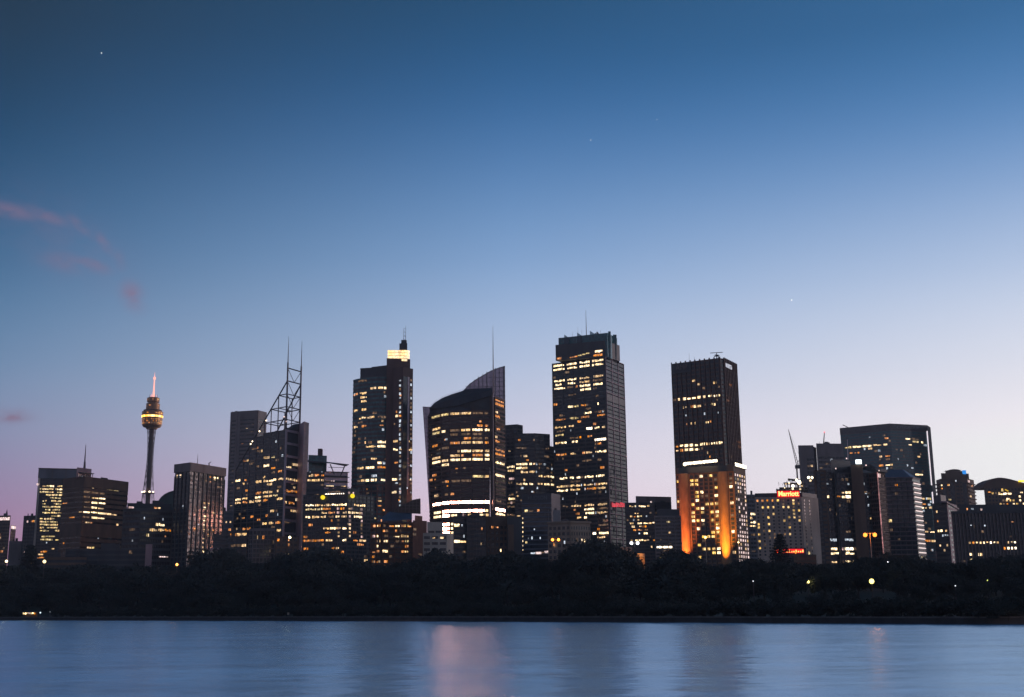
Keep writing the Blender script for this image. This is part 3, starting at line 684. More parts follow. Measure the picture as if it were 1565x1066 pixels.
gp = [P(597, 783, D + 9), P(642.5, 785.5, D + 9), P(642.3, 762.5, D + 9), P(631.5, 764.5, D + 9), P(615, 772, D + 9)]
b.mb('glass_screen', M['g_brown']).hexa(gp, [t + V((0, .3, 0)) for t in gp])
mb = b.mb('screen_frame', M['steel'])
for i in range(8):
    x = 603 + i * 5.6; yt = 762.5 if x > 631 else 783 - (x - 597) * .56
    mb.tube(P(x, 784, D + 8.6), P(x, yt, D + 8.6), .12)
for yy in (768, 773, 778): mb.tube(P(642 if yy else 0, yy, D + 8.6), P(max(599, 597 + (783 - yy) * 1.75), yy, D + 8.6), .1)
for a, e in zip(gp, gp[1:] + gp[:1]): mb.tube(a - V((0, .2, 0)), e - V((0, .2, 0)), .2)
b.done()
# --- pale low block lit from the front
D = 735; b = Bld('low_office', 'pale stone low block glowing in the light of the bright curved office behind it', 'building', 665, D, OT)
fs = b.block([(646.5, 815, 0), (683, 817, 2), (693, 826, 12)], D, 0, M['pale'], thick=16); F = fs[0]
up = b.block([(652.8, 798, 3), (677, 799, 3)], D, 0, M['pale'], 'upper_storey', z0=b.ztop - .5, thick=10)
for k_ in range(4):
    n = 3
    for i in range(n): b.win(F, F.w * (i + .12) / n, F.w * (i + .88) / n, F.z1 - 3.6 - k_ * 3.7, F.z1 - 1.9 - k_ * 3.7, 'k', .06)
U = up[0]; b.win(U, 1, 4.6, U.z0 + .6, U.z0 + 1.9, 'k', .06); b.win(U, 5.4, 9, U.z0 + .6, U.z0 + 1.9, 'k', .06)
b.win(F, F.w * .72, F.w * .86, F.z1 - 3.4, F.z1 - 2.4, 'W', .09); b.win(F, F.w * .4, F.w * .5, F.z1 - 3.4, F.z1 - 2.6, 'w', .09)
b.done()

# --- curved office with glass sails
D = 1090; b = Bld('sail_tower', 'flaring curved office with glass sail walls, bright lit floors and a needle mast', 'tower', 700, D, OT)
tp = [(653.5, 640, 34), (674, 634, 12), (687, 632, 4), (721, 627, -4), (749, 623.5, 2)]
pt, z = b.pts(tp, D, 3); zb = b.zb
bt = [(659.5, 0), (678, 0), (689, 0), (721, 0), (748, 0)]
# storeys step outwards as they rise: each wall panel is drawn between its own foot and head
pb = [V((P(x, 800, q_.y).x, q_.y + 1.5, 0)) for (x, _), q_ in zip(bt, pt)]
K = 14
def plan(zq):
    u = (zq - zb) / (z - zb); return [a.lerp(e, u) for a, e in zip(pb, pt)]
back = [V((P(748, 640, D + 40).x, D + 44, 0)), V((P(662, 640, D + 66).x, D + 64, 0))]
b.mb('wall', M['g_brown']).prism([V((p.x, p.y, zb)) for p in pb + back], [V((p.x, p.y, z)) for p in pt + back])
fh = 3.95; cols = [(0, .02, .98), (1, .02, .98), (2, .03, .47), (2, .51, .97), (3, .02, .60), (3, .66, .97)]
nfl = int((z - zb - 6) / fh)
def fl_faces(k_):
    zt_ = z - k_ * fh; p = plan(zt_ - fh / 2); return [Face(a, e, zt_ - fh, zt_) for a, e in zip(p, p[1:])]
FL = [fl_faces(k_) for k_ in range(nfl)]
for k_, fsk in enumerate(FL):
    for F in fsk:
        F.box(b.mb('spandrel', M['brown']), 0, F.w, F.z1 - .45 * fh, F.z1 - .02, -.6, .45)
        if F is not fsk[-1]: F.box(b.mb('column', M['brown']), F.w - .5, F.w + .5, F.z0, F.z1, -.6, .55)
    F = fsk[2]; F.box(b.mb('column', M['brown']), F.w * .49 - .4, F.w * .49 + .4, F.z0, F.z1, -.6, .55)
    F = fsk[3]; F.box(b.mb('column', M['brown']), F.w * .63 - .4, F.w * .63 + .4, F.z0, F.z1, -.6, .55)
def slit(spec):
    for it in spec.split(';'):
        p = it.split(); y, x0, x1 = map(float, p[:3]); code = p[3] if len(p) > 3 else 'w'
        best = None
        for fsk in FL:
            for F in fsk:
                s_, zq = F.hit((x0 + x1) / 2, y)
                if -.3 <= s_ <= F.w + .3:
                    d = abs(zq - (F.z0 + F.z1 - .45 * fh) / 2)
                    if best is None or d < best[0]: best = (d, F)
        if not best or best[0] > 4: continue
        F = best[1]; a, _ = F.hit(x0, y); e, _ = F.hit(x1, y); n = max(1, round((e - a) / 4.6)); w = (e - a) / n
        for i in range(n): b.win(F, a + i * w + .12, a + (i + 1) * w - .12, F.z0 + .08, F.z1 - .45 * fh - .03, code, .15)
slit('637.7 660 673 y;635.5 674 686 y;632.6 688 702 w;631 704 720 w;629.6 722 738 d;629 740 746 d;649 729 738 o;649 741 746 o;657 661 673 w;659.7 688 702 d;658 705 719 w;656.5 722 738 W;656 741 748 W;664.3 661 672 y;662 675 681 W;663.5 688 700 d;671 709 720 o;669 741 746 d;684 661 669 o;680 688 703 o;677.5 705 720 w;676.5 722 738 w;676 741 747 o;692 699 703 w;691 705 720 W;690 722 738 w;689.5 741 748 w;703.5 661 673 w;702 675 685 w;699.5 688 703 w;698.5 705 709 o;697 722 738 o;696 741 748 W;710 661 673 W;708 675 686 W;706 688 703 W;704.5 705 720 W;703.5 722 738 W;702.5 741 748 W;724 661 667 o;731.5 656 661 o;734.5 680 686 o;733.5 690 703 d;731.5 722 740 y;730.5 741 747 w;757 664 670 w;755 680 685 d;754 688 694 o;770 662 674 x;768.5 675 687 x;767.5 688 704 x;766 705 721 x;765.5 722 740 x;764.5 741 748 x;784 663 674 W;782 675 687 x;780.5 688 704 x;780 705 721 x;779 722 740 x;779 741 746 W;791 663 674 W;789 675 687 x;787 688 701 W;786 715 720 w;785.5 733 740 W;785 742 747 w;803 676 687 x;809.5 676 687 x;817 676 687 x;823 681 688 x;802.5 689 694 W;809 689 694 W;816 689 694 W;823 689 694 W;830 682 687 W;664.5 705 719 d;664 722 737 d;671 722 737 d;733 704 720 d;684 675 686 d')
for _ in range(36):
    F = random.choice(random.choice(FL[1:])); a = random.uniform(0, F.w - 3.4); b.win(F, a, a + random.uniform(1, 3.2), F.z0 + .3, F.z1 - .45 * fh - random.uniform(.05, .8), random.choice('ddddoc'), .15)
# right hand return, sail walls, roof shell, mast
rt = b.block([(756.5, 606, 8), (771, 610, 22)], D, 0, M['g_dark'], 'side_wall', zt=P(757, 608, D + 8).z, thick=30)
b.dress(rt, 3.95, .42, 'brown', .35); b.fh, b.bf = 3.95, .42
b.lit(rt, '628.5 757 761 w;634.5 757 764 o;654 759 764 o;667 756 760 w;674 756 763 o;686.5 757 771 o;693.5 757 771 o;707 757 771 W;727 757 771 W;768 757 766 d;781.5 757 772 x;788 757 772 W', 3)
RW = rt[0]; b.win(RW, .6, RW.w - 3, P(760, 623, D + 8).z, P(760, 612, D + 8).z, 'o', .2)
b.mb('pier', M['brown']).prism([V((t.x, t.y, zb)) for t in (P(748.5, 640, D + 2), P(757, 640, D + 4), P(757, 640, D + 4) + V((0, 20, 0)), P(748.5, 640, D + 2) + V((0, 20, 0)))], [V((t.x, t.y, P(752, 607, D + 3).z)) for t in (P(748.5, 640, D + 2), P(757, 640, D + 4), P(757, 640, D + 4) + V((0, 20, 0)), P(748.5, 640, D + 2) + V((0, 20, 0)))])
sail, SN, SL_ = nt('sail_glass'); bb = SN['Principled BSDF']; bb.inputs['Base Color'].default_value = (.30, .17, .22, 1); bb.inputs['Roughness'].default_value = .3
tr = SN.new('ShaderNodeBsdfTransparent'); tr.inputs[0].default_value = (.85, .78, .86, 1); mx = SN.new('ShaderNodeMixShader'); mx.inputs[0].default_value = .62
SL_.new(tr.outputs[0], mx.inputs[1]); SL_.new(bb.outputs[0], mx.inputs[2]); SL_.new(mx.outputs[0], SN['Material Output'].inputs[0])
def sheet(part, px, dep, thick=.25):
    q = [P(x, y, D + (dep if not callable(dep) else dep(x))) for x, y in px]
    mb = MB(); mb.hexa(q, [t + V((0, thick, 0)) for t in q]); return mb.build(part, sail, b.root, b.org), q
sheet('glass_sail', [(706, 615), (709, 597), (716, 589), (726, 581.5), (736, 575.5), (748, 568.5), (760, 563.4), (771.3, 560), (772, 640), (773.5, 776), (770, 776), (767.5, 640), (767.5, 614)], lambda x: 24)
sheet('glass_sail', [(646.3, 622), (662, 622.8), (662, 632), (655, 634), (658, 700), (661, 795), (657.5, 795), (651.5, 700)], lambda x: 33)
mb = b.mb('sail_frame', M['steel'])
for i in range(10):
    x = 712 + i * 6.4; yt = [593, 585.7, 580, 576, 572, 568.7, 565.6, 563, 561.5, 560.2][i]
    mb.tube(P(x, 615, D + 23.6), P(x, yt, D + 23.6), .5 if i % 2 else .3)
for yy in range(570, 776, 7):
    xl = 766 if yy > 612 else max(711, 771 - (yy - 560) * 1.95 + (8 if yy < 585 else 0)); mb.tube(P(xl, yy, D + 23.6), P(771.5 + max(0, (yy - 640) * .013), yy, D + 23.6), .2)
    if yy > 622: mb.tube(P(646.3 + (yy - 622) * .066, yy, D + 32.6), P(654 + (yy - 622) * .04, yy, D + 32.6), .2)
e = [(709, 597), (716, 589), (726, 581.5), (736, 575.5), (748, 568.5), (760, 563.4), (771.3, 560), (772, 640), (773.5, 776)]
for a, c in zip(e, e[1:]): mb.tube(P(*a, D + 23.6), P(*c, D + 23.6), .35)
for a, c in (((646.3, 622), (651.5, 700)), ((651.5, 700), (657.5, 795)), ((650.5, 622.3), (655, 700)), ((655, 700), (659.5, 795)), ((646.3, 622), (662, 622.8))): mb.tube(P(*a, D + 32.6), P(*c, D + 32.6), .22)
# roof shell: a curved louvred skin
sh = [(656, 624.5, 34), (664, 616, 30), (676, 608.5, 26), (690, 603, 22), (706, 598, 18), (714, 595, 16), (730, 594, 14), (752, 593, 12)]
ft = [(657, 627.5, 32), (668, 625, 20), (684, 622, 8), (700, 620, 2), (716, 615, -3), (726, 612, -3), (738, 608.5, -1), (752, 604, 3)]
mb = b.mb('roof_shell', M['black']); hi = [P(x, y, D + d) for x, y, d in sh]; lo = [P(x, y, D + d) for x, y, d in ft]
mid = [a.lerp(c, .5) + V((0, -3, .6)) for a, c in zip(hi, lo)]
for r1, r2 in ((lo, mid), (mid, hi)):
    for i in range(7): mb.hexa([r1[i], r1[i + 1], r2[i + 1], r2[i]], [t + V((0, 1, -.6)) for t in (r1[i], r1[i + 1], r2[i + 1], r2[i])])
up_ = [V((p.x, p.y, z - .3)) for p in pt]; mbw = b.mb('attic_wall', M['black'])
for (a, c), (e, g_) in zip(zip(pt, pt[1:]), (((0, 2), (2, 3), (3, 4), (4, 7))[i] and (lo[((0, 2), (2, 3), (3, 4), (4, 7))[i][0]], lo[((0, 2), (2, 3), (3, 4), (4, 7))[i][1]]) for i in range(4))):
    q = [V((a.x, a.y + 1, z - .3)), V((c.x, c.y + 1, z - .3)), V((g_.x, g_.y + 2, g_.z)), V((e.x, e.y + 2, e.z))]
    mbw.hexa(q, [t + V((0, 8, 0)) for t in q])
mb = b.mb('roof_louvre', M['steel'])
for i in range(46):
    u = i / 45 * 6.99; j = int(u); w = u - j; g = lambda r: r[j].lerp(r[j + 1], w)
    a, m_, h_ = g(lo), g(mid), g(hi); mb.tube(a + V((.6, -1, -.6)), m_ + V((.3, -1, .4)), .16, .16, 4); mb.tube(m_ + V((.3, -1, .4)), h_ + V((0, -.6, 1.2)), .16, .16, 4)
at = emit('attic_light', (1, .50, .10), 1.7, 2.2, .5)
AF = Face(P(714, 620, D + 6), P(749, 620, D + 6), z, P(735, 605, D + 6).z); h0 = P(735, 620.5, D + 6).z
n = 12
for i in range(n):
    a, e_ = AF.w * i / n, AF.w * (i + 1) / n; zz_ = h0 + (AF.z1 - h0 + .5) * (.32 + .62 * i / n)
    mb = MB(); AF.quad(mb, a + .12, e_ - .12, h0, zz_, 0); mb.build('attic_window', at, b.root, b.org)
AG = Face(P(660, 626, D + 30), P(690, 622, D + 8), z, z + 4)
for i in range(8):
    mb = MB(); AG.quad(mb, AG.w * i / 8 + .4, AG.w * (i + .8) / 8, z + .5, z + 1.5, .2); mb.build('attic_window', LM['o'], b.root, b.org)
b.mast(754, 780, 600, D - 1, .9, .75); a = P(754, 601, D - 1); e = P(754, 498, D - 1); e.x = a.x; b.mb('mast', M['steel']).tube(a, e, .7, .1)
b.done()
# --- dark stack right of the curved office
D = 1210; b = Bld('office_tower', 'dark stepped office stack between the curved sail office and the bladed tower', 'tower', 800, D, OT)
f1 = b.block([(768, 649.5, 6), (790, 648.8, 0), (798.5, 651, 8)], D, 1, M['g_dark'], thick=24); b.dress(f1, 4.1, .42, 'conc_d', .3, 4.5, .4, .4)
f2 = b.block([(786, 664, 0), (817.5, 662.5, -8), (840, 667, 8)], D - 6, 1, M['g_dark'], thick=28); b.dress(f2, 4.1, .45, 'black', .3, 6, .35, .4)
f3 = b.block([(839, 682, 0), (849.5, 684, 8)], D, 0, M['g_dark'], thick=20); b.dress(f3, 4.1, .45, 'black', .3)
fs = f2 + f1 + f3; b.fh, b.bf = 4.1, .44
b.lit(fs, '711.5 775 787 W;710.5 789 797 W;710 798 806 W;718 776 786 w;717.5 789 797 W;717 798 806 w;724 796 807 w;732.5 778 786 p;740 777 783 d;739 789 798 w;738.5 799 806 W;738 809 815 W;738 822 829 w;740 832 842 W;723 809 820 w;725 823 829 w;727 831 840 w;728 841 848 W;742 842 849 W;761.5 777 782 W;761 782.5 788 W;760 790 793 w;769.5 780 783 p;673 792 795 o;674 815 818 d;686.5 789 805 d;690 777 780 w;708.5 809 813 W;709 815 820 w;710 823 828 d;790 790 795 w;699 800 806 w;703 804 808 o;768 775 787 d;777 775 787 d;785 775 787 d;754.5 778 785 d;748 796 800 c;752.5 812 815 c;717 835 842 d;701 832 846 d;689 834 846 d', 2.4)
b.sprinkle(f2 + f3, 34, 'dddwc', (1, 2.4), zr=(.1, .62)); b.plant(2, (1, 2)); b.done()
# --- dark glass block with a faint name
D = 880; b = Bld('name_office', 'dark banded glass block with a faint unlit name across its top edge', 'office building', 820, D, OT)
fs = b.block([(797.5, 755, 3), (842, 755.5, 0)], D, 1, M['g_dark'], thick=30); b.dress(fs, 3.35, .3, 'roof', .25, z1=b.ztop - 6.2)
F = fs[0]; F.box(b.mb('name_band', M['black']), 0, F.w, b.ztop - 6, b.ztop + .5, -.1, .4)
b.letters(F, 'HUDSON', 807, 758.5, 836, 764.5, M['grey'], o=.5)
b.lit(fs, '782 802 806.5 y;782 808 815 d;782 821 824.5 o;824 812 814 c;829.5 803 806 y;824 807 808 c;811 816 817.5 c;824 825 826.5 c', 3)
for k_ in range(8): b.lit(fs, f'{792.5 + k_ * 6.95} 797.2 799.6 W', 3, 1.3, .3)
b.lit(fs, '846 811 818 c;845.6 818.5 828 P;844 832.5 838.5 P;845 828.5 832 d', 3, 1.6, .3)
r = b.block([(842.3, 754, 6), (856, 757, 14)], D, 0, M['grey'], 'side_wing', thick=18); b.dress(r, 4, .5, 'grey', .2)
r2 = b.block([(838, 779.5, 2), (856, 781, 5)], D, 0, M['grey'], 'side_wing', thick=10)
b.plant(3, (1, 2)); b.done()
# --- low group under the curved office
D = 800; b = Bld('low_office', 'dark low block with two long amber strips of lit windows below the curved sail office', 'office building', 703, D, OT)
fs = b.block([(692.5, 789, 0), (713.5, 788, 3)], D, 0, M['g_dark'], thick=18); b.dress(fs, 3.6, .45, 'black', .3); b.lit(fs, '805.3 694 702 W;805.8 705 707 c;832 694 703 W;832 703.5 712 w;846 707 711 d;791 707 709 p;816 708 709.5 c;822 708 710 c', 3)
b.plant(4, (1.5, 4)); b.done()
b = Bld('office_block', 'dark slab with thin pale vertical ribs below the curved sail office', 'office building', 728, 800, OT)
fs = b.block([(713.5, 788.5, 0), (742.5, 787.5, 0)], 800, 0, M['g_dark'], thick=20); b.dress(fs, 3.3, .4, 'black', .15, 2.1, .28, .5, 'conc_d'); b.lit(fs, '809.5 735.5 737.5 o;831.5 734.5 736 w', 3); b.plant(3, (1, 2.5)); b.done()
b = Bld('apartment_block', 'brown grid fronted block with one amber window near its foot right of the ribbed slab', 'building', 758, 805, OT)
fs = b.block([(742.5, 790.5, 0), (776, 792, 4)], 805, 0, M['g_dark'], thick=20); b.dress(fs, 3.9, .45, 'wallbrown', .35, 3.1, 1.1, .36); b.lit(fs, '806 751 754 o;805 754.5 757.5 o;806.5 759 762 o;838 762 766 W', 3)
F = fs[0]; F.box(b.mb('blank_band', M['wallbrown']), 0, F.w, b.ztop - 6, b.ztop + .3, -.1, .6); b.done()
b = Bld('apartment_block', 'narrow dark windowless block with a brown pier left of the faint name building', 'building', 787, 800, OT)
fs = b.block([(775, 789.5, 0), (797, 788.5, 3)], 800, 0, M['black'], thick=20); F = fs[0]; F.box(b.mb('pier', M['wallbrown']), .3, 4.4, F.z0, F.z1 - 5.5, -.1, .8); b.done()
# --- stone hotel low
D = 740; b = Bld('stone_building', 'pale stone corner block with regular dark windows below the tall bladed tower', 'building', 871, D, OT)
fs = b.block([(837.5, 800.8, 6), (871.6, 798.6, 0), (902, 803.5, 8)], D, 1, M['stone'], thick=20)
for F, nx in zip(fs, (5, 8)):
    b.grid(F, nx, 3.6, F.w / nx * .62, 2.0, 2.4, 'd', .06)
    F.box(b.mb('cornice', M['stone']), -.4, F.w + .4, F.z1 - .2, F.z1 + .7, -.3, .8); F.box(b.mb('cornice', M['stone']), -.2, F.w + .2, F.z1 - 5.6, F.z1 - 5.2, -.3, .4)
    for i in range(nx + 1): F.box(b.mb('pilaster', M['stone']), max(0, F.w * i / nx - .45), min(F.w, F.w * i / nx + .45), F.z0, F.z1 - 5.6, -.1, .38)
b.lit(fs, '826.3 887.5 890 W;826.3 891.5 894.5 W;833 879 881 d;829 862 864 c;832.5 844 847.5 o', 3, 2)
b.parapet(M['stone'], .9); b.plant(3, (1, 3)); b.done()

# --- the tallest tower, with glass blades
D = 1170; b = Bld('bladed_tower', 'tallest square tower with glass blades rising over its stepped crown and a mast', 'tower', 925, D, OT)
fs = b.block([(844, 556.2), (925, 545.5), (953, 557.2)], D, 1, M['g_dark']); F, G = fs; z = b.ztop
fh = 4.05; b.dress([F], fh, .45, 'black', .25, 13.2, .7, .5, 'black'); b.fh, b.bf = fh, .45
F.box(b.mb('corner_pier', M['black']), F.w - 1.5, F.w + .1, F.z0, F.z1, -.2, .51); F.box(b.mb('corner_pier', M['black']), -.2, .6, F.z0, F.z1, -.2, .52)
gm = glass('glass_reflective', (.035, .03, .038), .16, .25, 4)
G.box(b.mb('mirror_glazing', gm), .1, G.w - .1, G.z0, G.z1 - .1, -.1, .12)
for k_ in range(60):
    zk = z - k_ * fh
    if zk - 2 < G.z0: break
    G.box(b.mb('grey_spandrel', M['soot']), .1, G.w - .1, zk - 1.3, zk - .3, -.1, .16)
    if k_ % 3 == 0: G.box(b.mb('glow_pink_frame', M['glow_pink']), 0, G.w, zk - .35, zk + .2, -.1, .6)  # pink sky reflection of this side is put into the frame colour
for i in range(4): a = G.w * i / 3; G.box(b.mb('glow_pink_frame', M['glow_pink']), max(0, a - .3), min(G.w, a + .3), G.z0, z + .19, -.1, .61)
G.box(b.mb('plant_louvre', M['black']), .3, G.w - .3, P(940, 612, D).z, P(940, 602, D).z, -.1, .3)
rows = '559.5 846 862;556.5 866 881;554.3 886 901 W;551.8 905 922 W;567.5 846 863;563.7 867 882;561.5 886 901 W;559 905 922 W;581 847 863;578.5 867 881 W;575 886 901 w;572.7 907 922 w;588 849 858;585 868 879 W;583 886 901 w;580.5 906 921 d;595 847 864;593 867 876 d;590.3 886 902;587.5 907 921;596.8 887 903 W;595.5 907 912 d;594 880 883 o;620.7 868 876 W;620 876 884 y;619 888 895 o;618.7 895 899 d;617 913 915 W;625 895 903 d;636.5 855 863 d;632 893 904 W;630.5 909 924 d;643 849 865 o;641.5 871 884 y;640 888 901 o;637 913 925 o;651 849 865 w;649.5 869 877 w;653.3 896 905 X;652.5 909 916 W;652 920 925 w;666 849 862 y;668.5 871 884 d;668 898 905 o;673.3 909 918 X;672.8 918.5 927 X;679.5 849 857 w;679 858 866 W;677.5 874 883 W;681 913 919 o;694 850 866 o;693.5 872 880 w;690.5 893 905 w;688.7 910 927 W;722 863 867 o;729.5 855 867 W;728.7 871 877 W;727.7 881 887 W;726.8 894 907 W;725.7 911 924 W;745 851 867 w;743.7 872 887 w;742.3 892 907 w;741 912 928 w;752 851 868 W;751 872 887 w;749.3 894 907 o;747.7 912 926 w;774 860 868 d;773.5 873 888 w;772.3 893 908 w;769.8 913 928 w;779.5 893 908 W;780 877 880 o;778 913 930 d;787 895 908 W;786 913 929 w;788 880 886 o;794.7 882 889 w;794 893 897 W;816 906 911 X;815.5 915 932 W;823 913 925 w;809 893 897 d;801 914 930 d;736 872 887 d;707 890 905 d;660 851 863 d;605 869 880 d'
for it in rows.split(';'):
    p = it.split(); b.lit([F], it if len(p) > 3 else it + ' W', 2.1)
b.sprinkle([F], 40, 'cddc', (.7, 1.5), zr=(.15, .95)); b.sprinkle([F], 30, 'dddo', (2, 5), zr=(.05, .95))
b.sprinkle([G], 34, 'dddo', (2, 5), zr=(.02, .9)); b.lit([G], '566 927 933 d;570 936 942 d;601 935 943 d;613 937 944 d;620 930 936 w;645 932 938 d;660 940 947 d;681 932 939 o;700 942 949 d;712 932 940 d;722 944 951 d;731 934 940 d;757 945 952 d;551 927 932 w;553.5 934.5 941 w;556.5 944 951 w;559.5 927 932 d;562 936 942 w;565.5 944 952 d;573 927 933 w;577 936 941 d;581 945 952 d;588 931 934 d;591.5 936 944 d;595 946 953 w;630 929 935 d;634 938 944 d;638 929 935 d;641 938 945 d;652 929 935 o;673.5 931 938.5 d;689.3 931 939 W;691.7 941 949 W;694.3 950 958 W;740 934 941 d;742 944 951 d;748 934 941 d;763 933 940 d;786 936 943 w;789 946 950 w;801 940 944 w;795 934 937 w;818 936 944 o;822 953 959 w;830 930 935 o', 4)
# red illuminated band, its words too small to read
rm = emit('red_sign_light', (1, .004, .035), .8, .8, .55); H = Face(G.p0, G.p1, G.z0, G.z1)
for i in range(9):
    a0, zt = H.hit(934 + i * 2.15, 768.6 + (i % 3) * .7 + (0 if i < 6 else -.5)); a1, zb_ = H.hit(936 + i * 2.15, 775.3)
    mb = MB(); H.box(mb, a0, a1, zb_, zt, .6, 1.1); mb.build('red_sign_panel', rm, b.root, b.org)
# crown
t1 = b.block([(849, 531, 18), (924, 521, 4), (947, 531, 24)], D, 1, M['black'], 'crown_storey', z0=z, thick=30)
b.fh, b.bf = 3.9, .4
t2 = b.block([(853.5, 518.5, 22), (928, 509, 8), (943, 512, 26)], D, 1, M['g_teal'], 'crown_storey', z0=z, thick=26)
b.lit(t1, '536.8 909 921 W;545 907 921 o;545.5 851 858 o;551 851 860 d;547 928 932 p;540.5 928 930 w', 3)
T = t1[0]
for i in range(5):
    a0, _ = T.hit(871 + i * 6.2, 543); a1, _ = T.hit(876.5 + i * 6.2, 543); zc = P(887, 543.6 - i * 1.1 + 2, D + 8).z
    b.win(T, a0, a1, zc - .5, zc + .7, 'o' if i < 2 else 'y', .3)
blm, BN, BL = nt('blade_glass'); bb = BN['Principled BSDF']; bb.inputs['Base Color'].default_value = (.10, .13, .16, 1); bb.inputs['Roughness'].default_value = .15
tr = BN.new('ShaderNodeBsdfTransparent'); tr.inputs[0].default_value = (.75, .82, .85, 1); mx = BN.new('ShaderNodeMixShader'); mx.inputs[0].default_value = .5
BL.new(tr.outputs[0], mx.inputs[1]); BL.new(bb.outputs[0], mx.inputs[2]); BL.new(mx.outputs[0], BN['Material Output'].inputs[0])
for x, y0, y1, w_, d_ in ((862.3, 530, 511.8, 7.5, 15), (882, 528, 508.6, 7.5, 12), (901.5, 525, 505.8, 7.5, 9)):
    q = [P(x, y0, D + d_), P(x + w_, y0, D + d_ - 1), P(x + w_, y1 + 4.8, D + d_ - 1), P(x, y1, D + d_)]
    mb = MB(); mb.hexa(q, [t + V((0, .3, 0)) for t in q]); mb.build('glass_blade', blm, b.root, b.org)
def slab(part, px, d, mat, th):
    q = [P(x, y, D + d) for x, y in px]; b.mb(part, mat).hexa(q, [t + V((0, th, 0)) for t in q])
0 and slab('blade_wall', [(853, 530), (932.6, 520), (932.6, 506.8), (901.5, 511), (853, 519)], 7.3, M['g_dark'], 1)
for x0_, x1_, y0, y1, d_ in ((929.6, 933.4, 548, 506.6, 4), (937, 942.3, 550, 511.6, 17), (943.5, 946.5, 553, 530.5, 24)):
    slab('blade_wall', [(x0_, y0), (x1_, y0 + 1), (x1_, y1 + .3), (x0_, y1)], d_, M['g_teal'], 9)
slab('silver_blade', [(921.3, 546), (925, 546), (924.6, 521.5), (921.3, 519.6)], 1, M['roof'], 2)
b.mast(896.3, 516, 474.5, D + 25, .45, .12)
for x, y in ((875, 507), (883.5, 500), (889.5, 504), (918, 504.5)): b.mast(x, 515, y, D + 20, .12, .08, part='antenna')
mb = b.mb('roof_plant', M['black']); 
for x, y in ((912.5, 507.5), (914, 509), (910, 509.5)): q = P(x, y, D + 20); mb.tube(q, q - V((0, 0, 4)), .7)
b.done()
# --- dark offices right of it
b = Bld('office_block', 'dark office with a blank grey roof box just right of the bladed tower', 'office building', 985, 1040, OT)
fs = b.block([(955, 766, 2), (1000, 770, 0), (1008, 772, 8)], 1040, 1, M['g_dark'], thick=30); b.dress(fs, 2.95, .45, 'black', .3, 5, .4, .4); b.parapet(M['black'])
rb = b.block([(971.5, 758.5, 10), (1025.5, 758, 12)], 1040, 0, M['conc'], 'roof_box', z0=b.ztop - 8, thick=25)
rb2 = b.block([(1003, 768, 2), (1026, 768, 3)], 1040, 0, M['black'], 'roof_box', z0=b.ztop - 18, thick=8)
b.lit(fs, '773.5 962 968 w;773.3 969 975 y;772.7 976 987 W;772.7 989 992 w;784 970 972 w;784 974 976 w;789 963 966 w;789 968.5 971 o;788.5 974 977 W;788.5 978 981 y;789 987 989 c;794 974.5 977 w;799 963 968 w;798.5 974 981 W;798.3 983 990 W;798.2 991 996 w;798 997 1000 W;804 965.5 970 W;803.5 977 981 w;803.3 982 988 o;809 968 972 o;808.5 974 982 o;808.5 985 990 d;813.5 983 990 W;824 964 967 w;824 971 975 W;824 976 983 W;824 984 992 w;824 998 1001 o;838 995 997 w;814 976 978 c', 2)
b.sprinkle(fs, 12, 'dc', (.8, 1.8)); b.plant(3, (1, 2))
q = P(995, 767.5, 1038); mb = MB(); mb.ball(q, .8); mb.build('roof_lamp', LM['P'], b.root, b.org); b.done()
b = Bld('office_block', 'concrete gridded block with one long yellow lit strip left of the orange-lit tower', 'office building', 1015, 850, OT)
fs = b.block([(1000, 788.5, 0), (1040, 787.5, 2)], 850, 0, M['g_dark'], thick=18); b.dress(fs, 2.55, .5, 'conc', .35, 4.3, .45, .5, 'conc')
up = b.block([(1004, 778.5, 3), (1038, 778.5, 3)], 850, 0, M['conc_d'], 'roof_storey', z0=b.ztop - .5, thick=12)
b.lit(fs, '834.7 1003.5 1011 X;834.7 1012 1020 X;834.7 1021 1027 X;799 1019 1024 y;815 1022 1025 w;813.5 1023 1025 d;840 1013 1020 d;830 1022 1026 d;840.5 1021 1023 o;846 1012.5 1015 w;825 1009 1011 d;855 1008 1012 y;855.5 1014 1018 W', 3); b.done()

# --- ribbed tower on its hotel podium
D = 1000; b = Bld('ribbed_tower', 'tall brown ribbed tower with a faint three-letter sign standing behind the orange-lit hotel', 'tower', 1100, D, OT)
fs = b.block([(1026.3, 556.5), (1099, 547.4), (1106, 548.6), (1125, 558)], D, 1, M['g_dark'], ref_back=True); z = b.ztop; F, X, G = fs
fh = 3.75; b.dress(fs, fh, .38, 'brown', .12); b.fh, b.bf = fh, .38
for W_, n in ((F, 10), (X, 1), (G, 8)):
    for i in range(n + 1):
        a = W_.w * i / n; W_.box(b.mb('rib', M['brown']), max(-.1, a - .45), min(W_.w + .1, a + .45), W_.z0, z + (1 if 1 else 0), -.2, 1.0)
F.box(b.mb('crown_band', M['black']), .2, F.w * .42, z - 9.5, z - .3, -.1, 1.15)
b.letters(F, 'AMP', 1033.5, 559, 1051.5, 566.5, M['conc'], o=1.3)
lg = emit('logo_sign_light', (.8, .85, 1), .55)
a0, zt = G.hit(1106.5, 554.5); a1, zb_ = G.hit(1117, 566); G.box(b.mb('sign_board', M['grey']), a0, a1, zb_, zt, .8, 1.2)
for u0, u1, v0, v1 in ((.04, .3, .08, .9), (.36, .62, .1, .92), (.36, .9, .68, .95), (.74, .96, .05, .55), (.1, .9, .0, .06)):
    mb = MB(); G.box(mb, a0 + (a1 - a0) * u0, a0 + (a1 - a0) * u1, zb_ + (zt - zb_) * v0, zb_ + (zt - zb_) * v1, 1.2, 1.35); mb.build('sign_mark', lg, b.root, b.org)
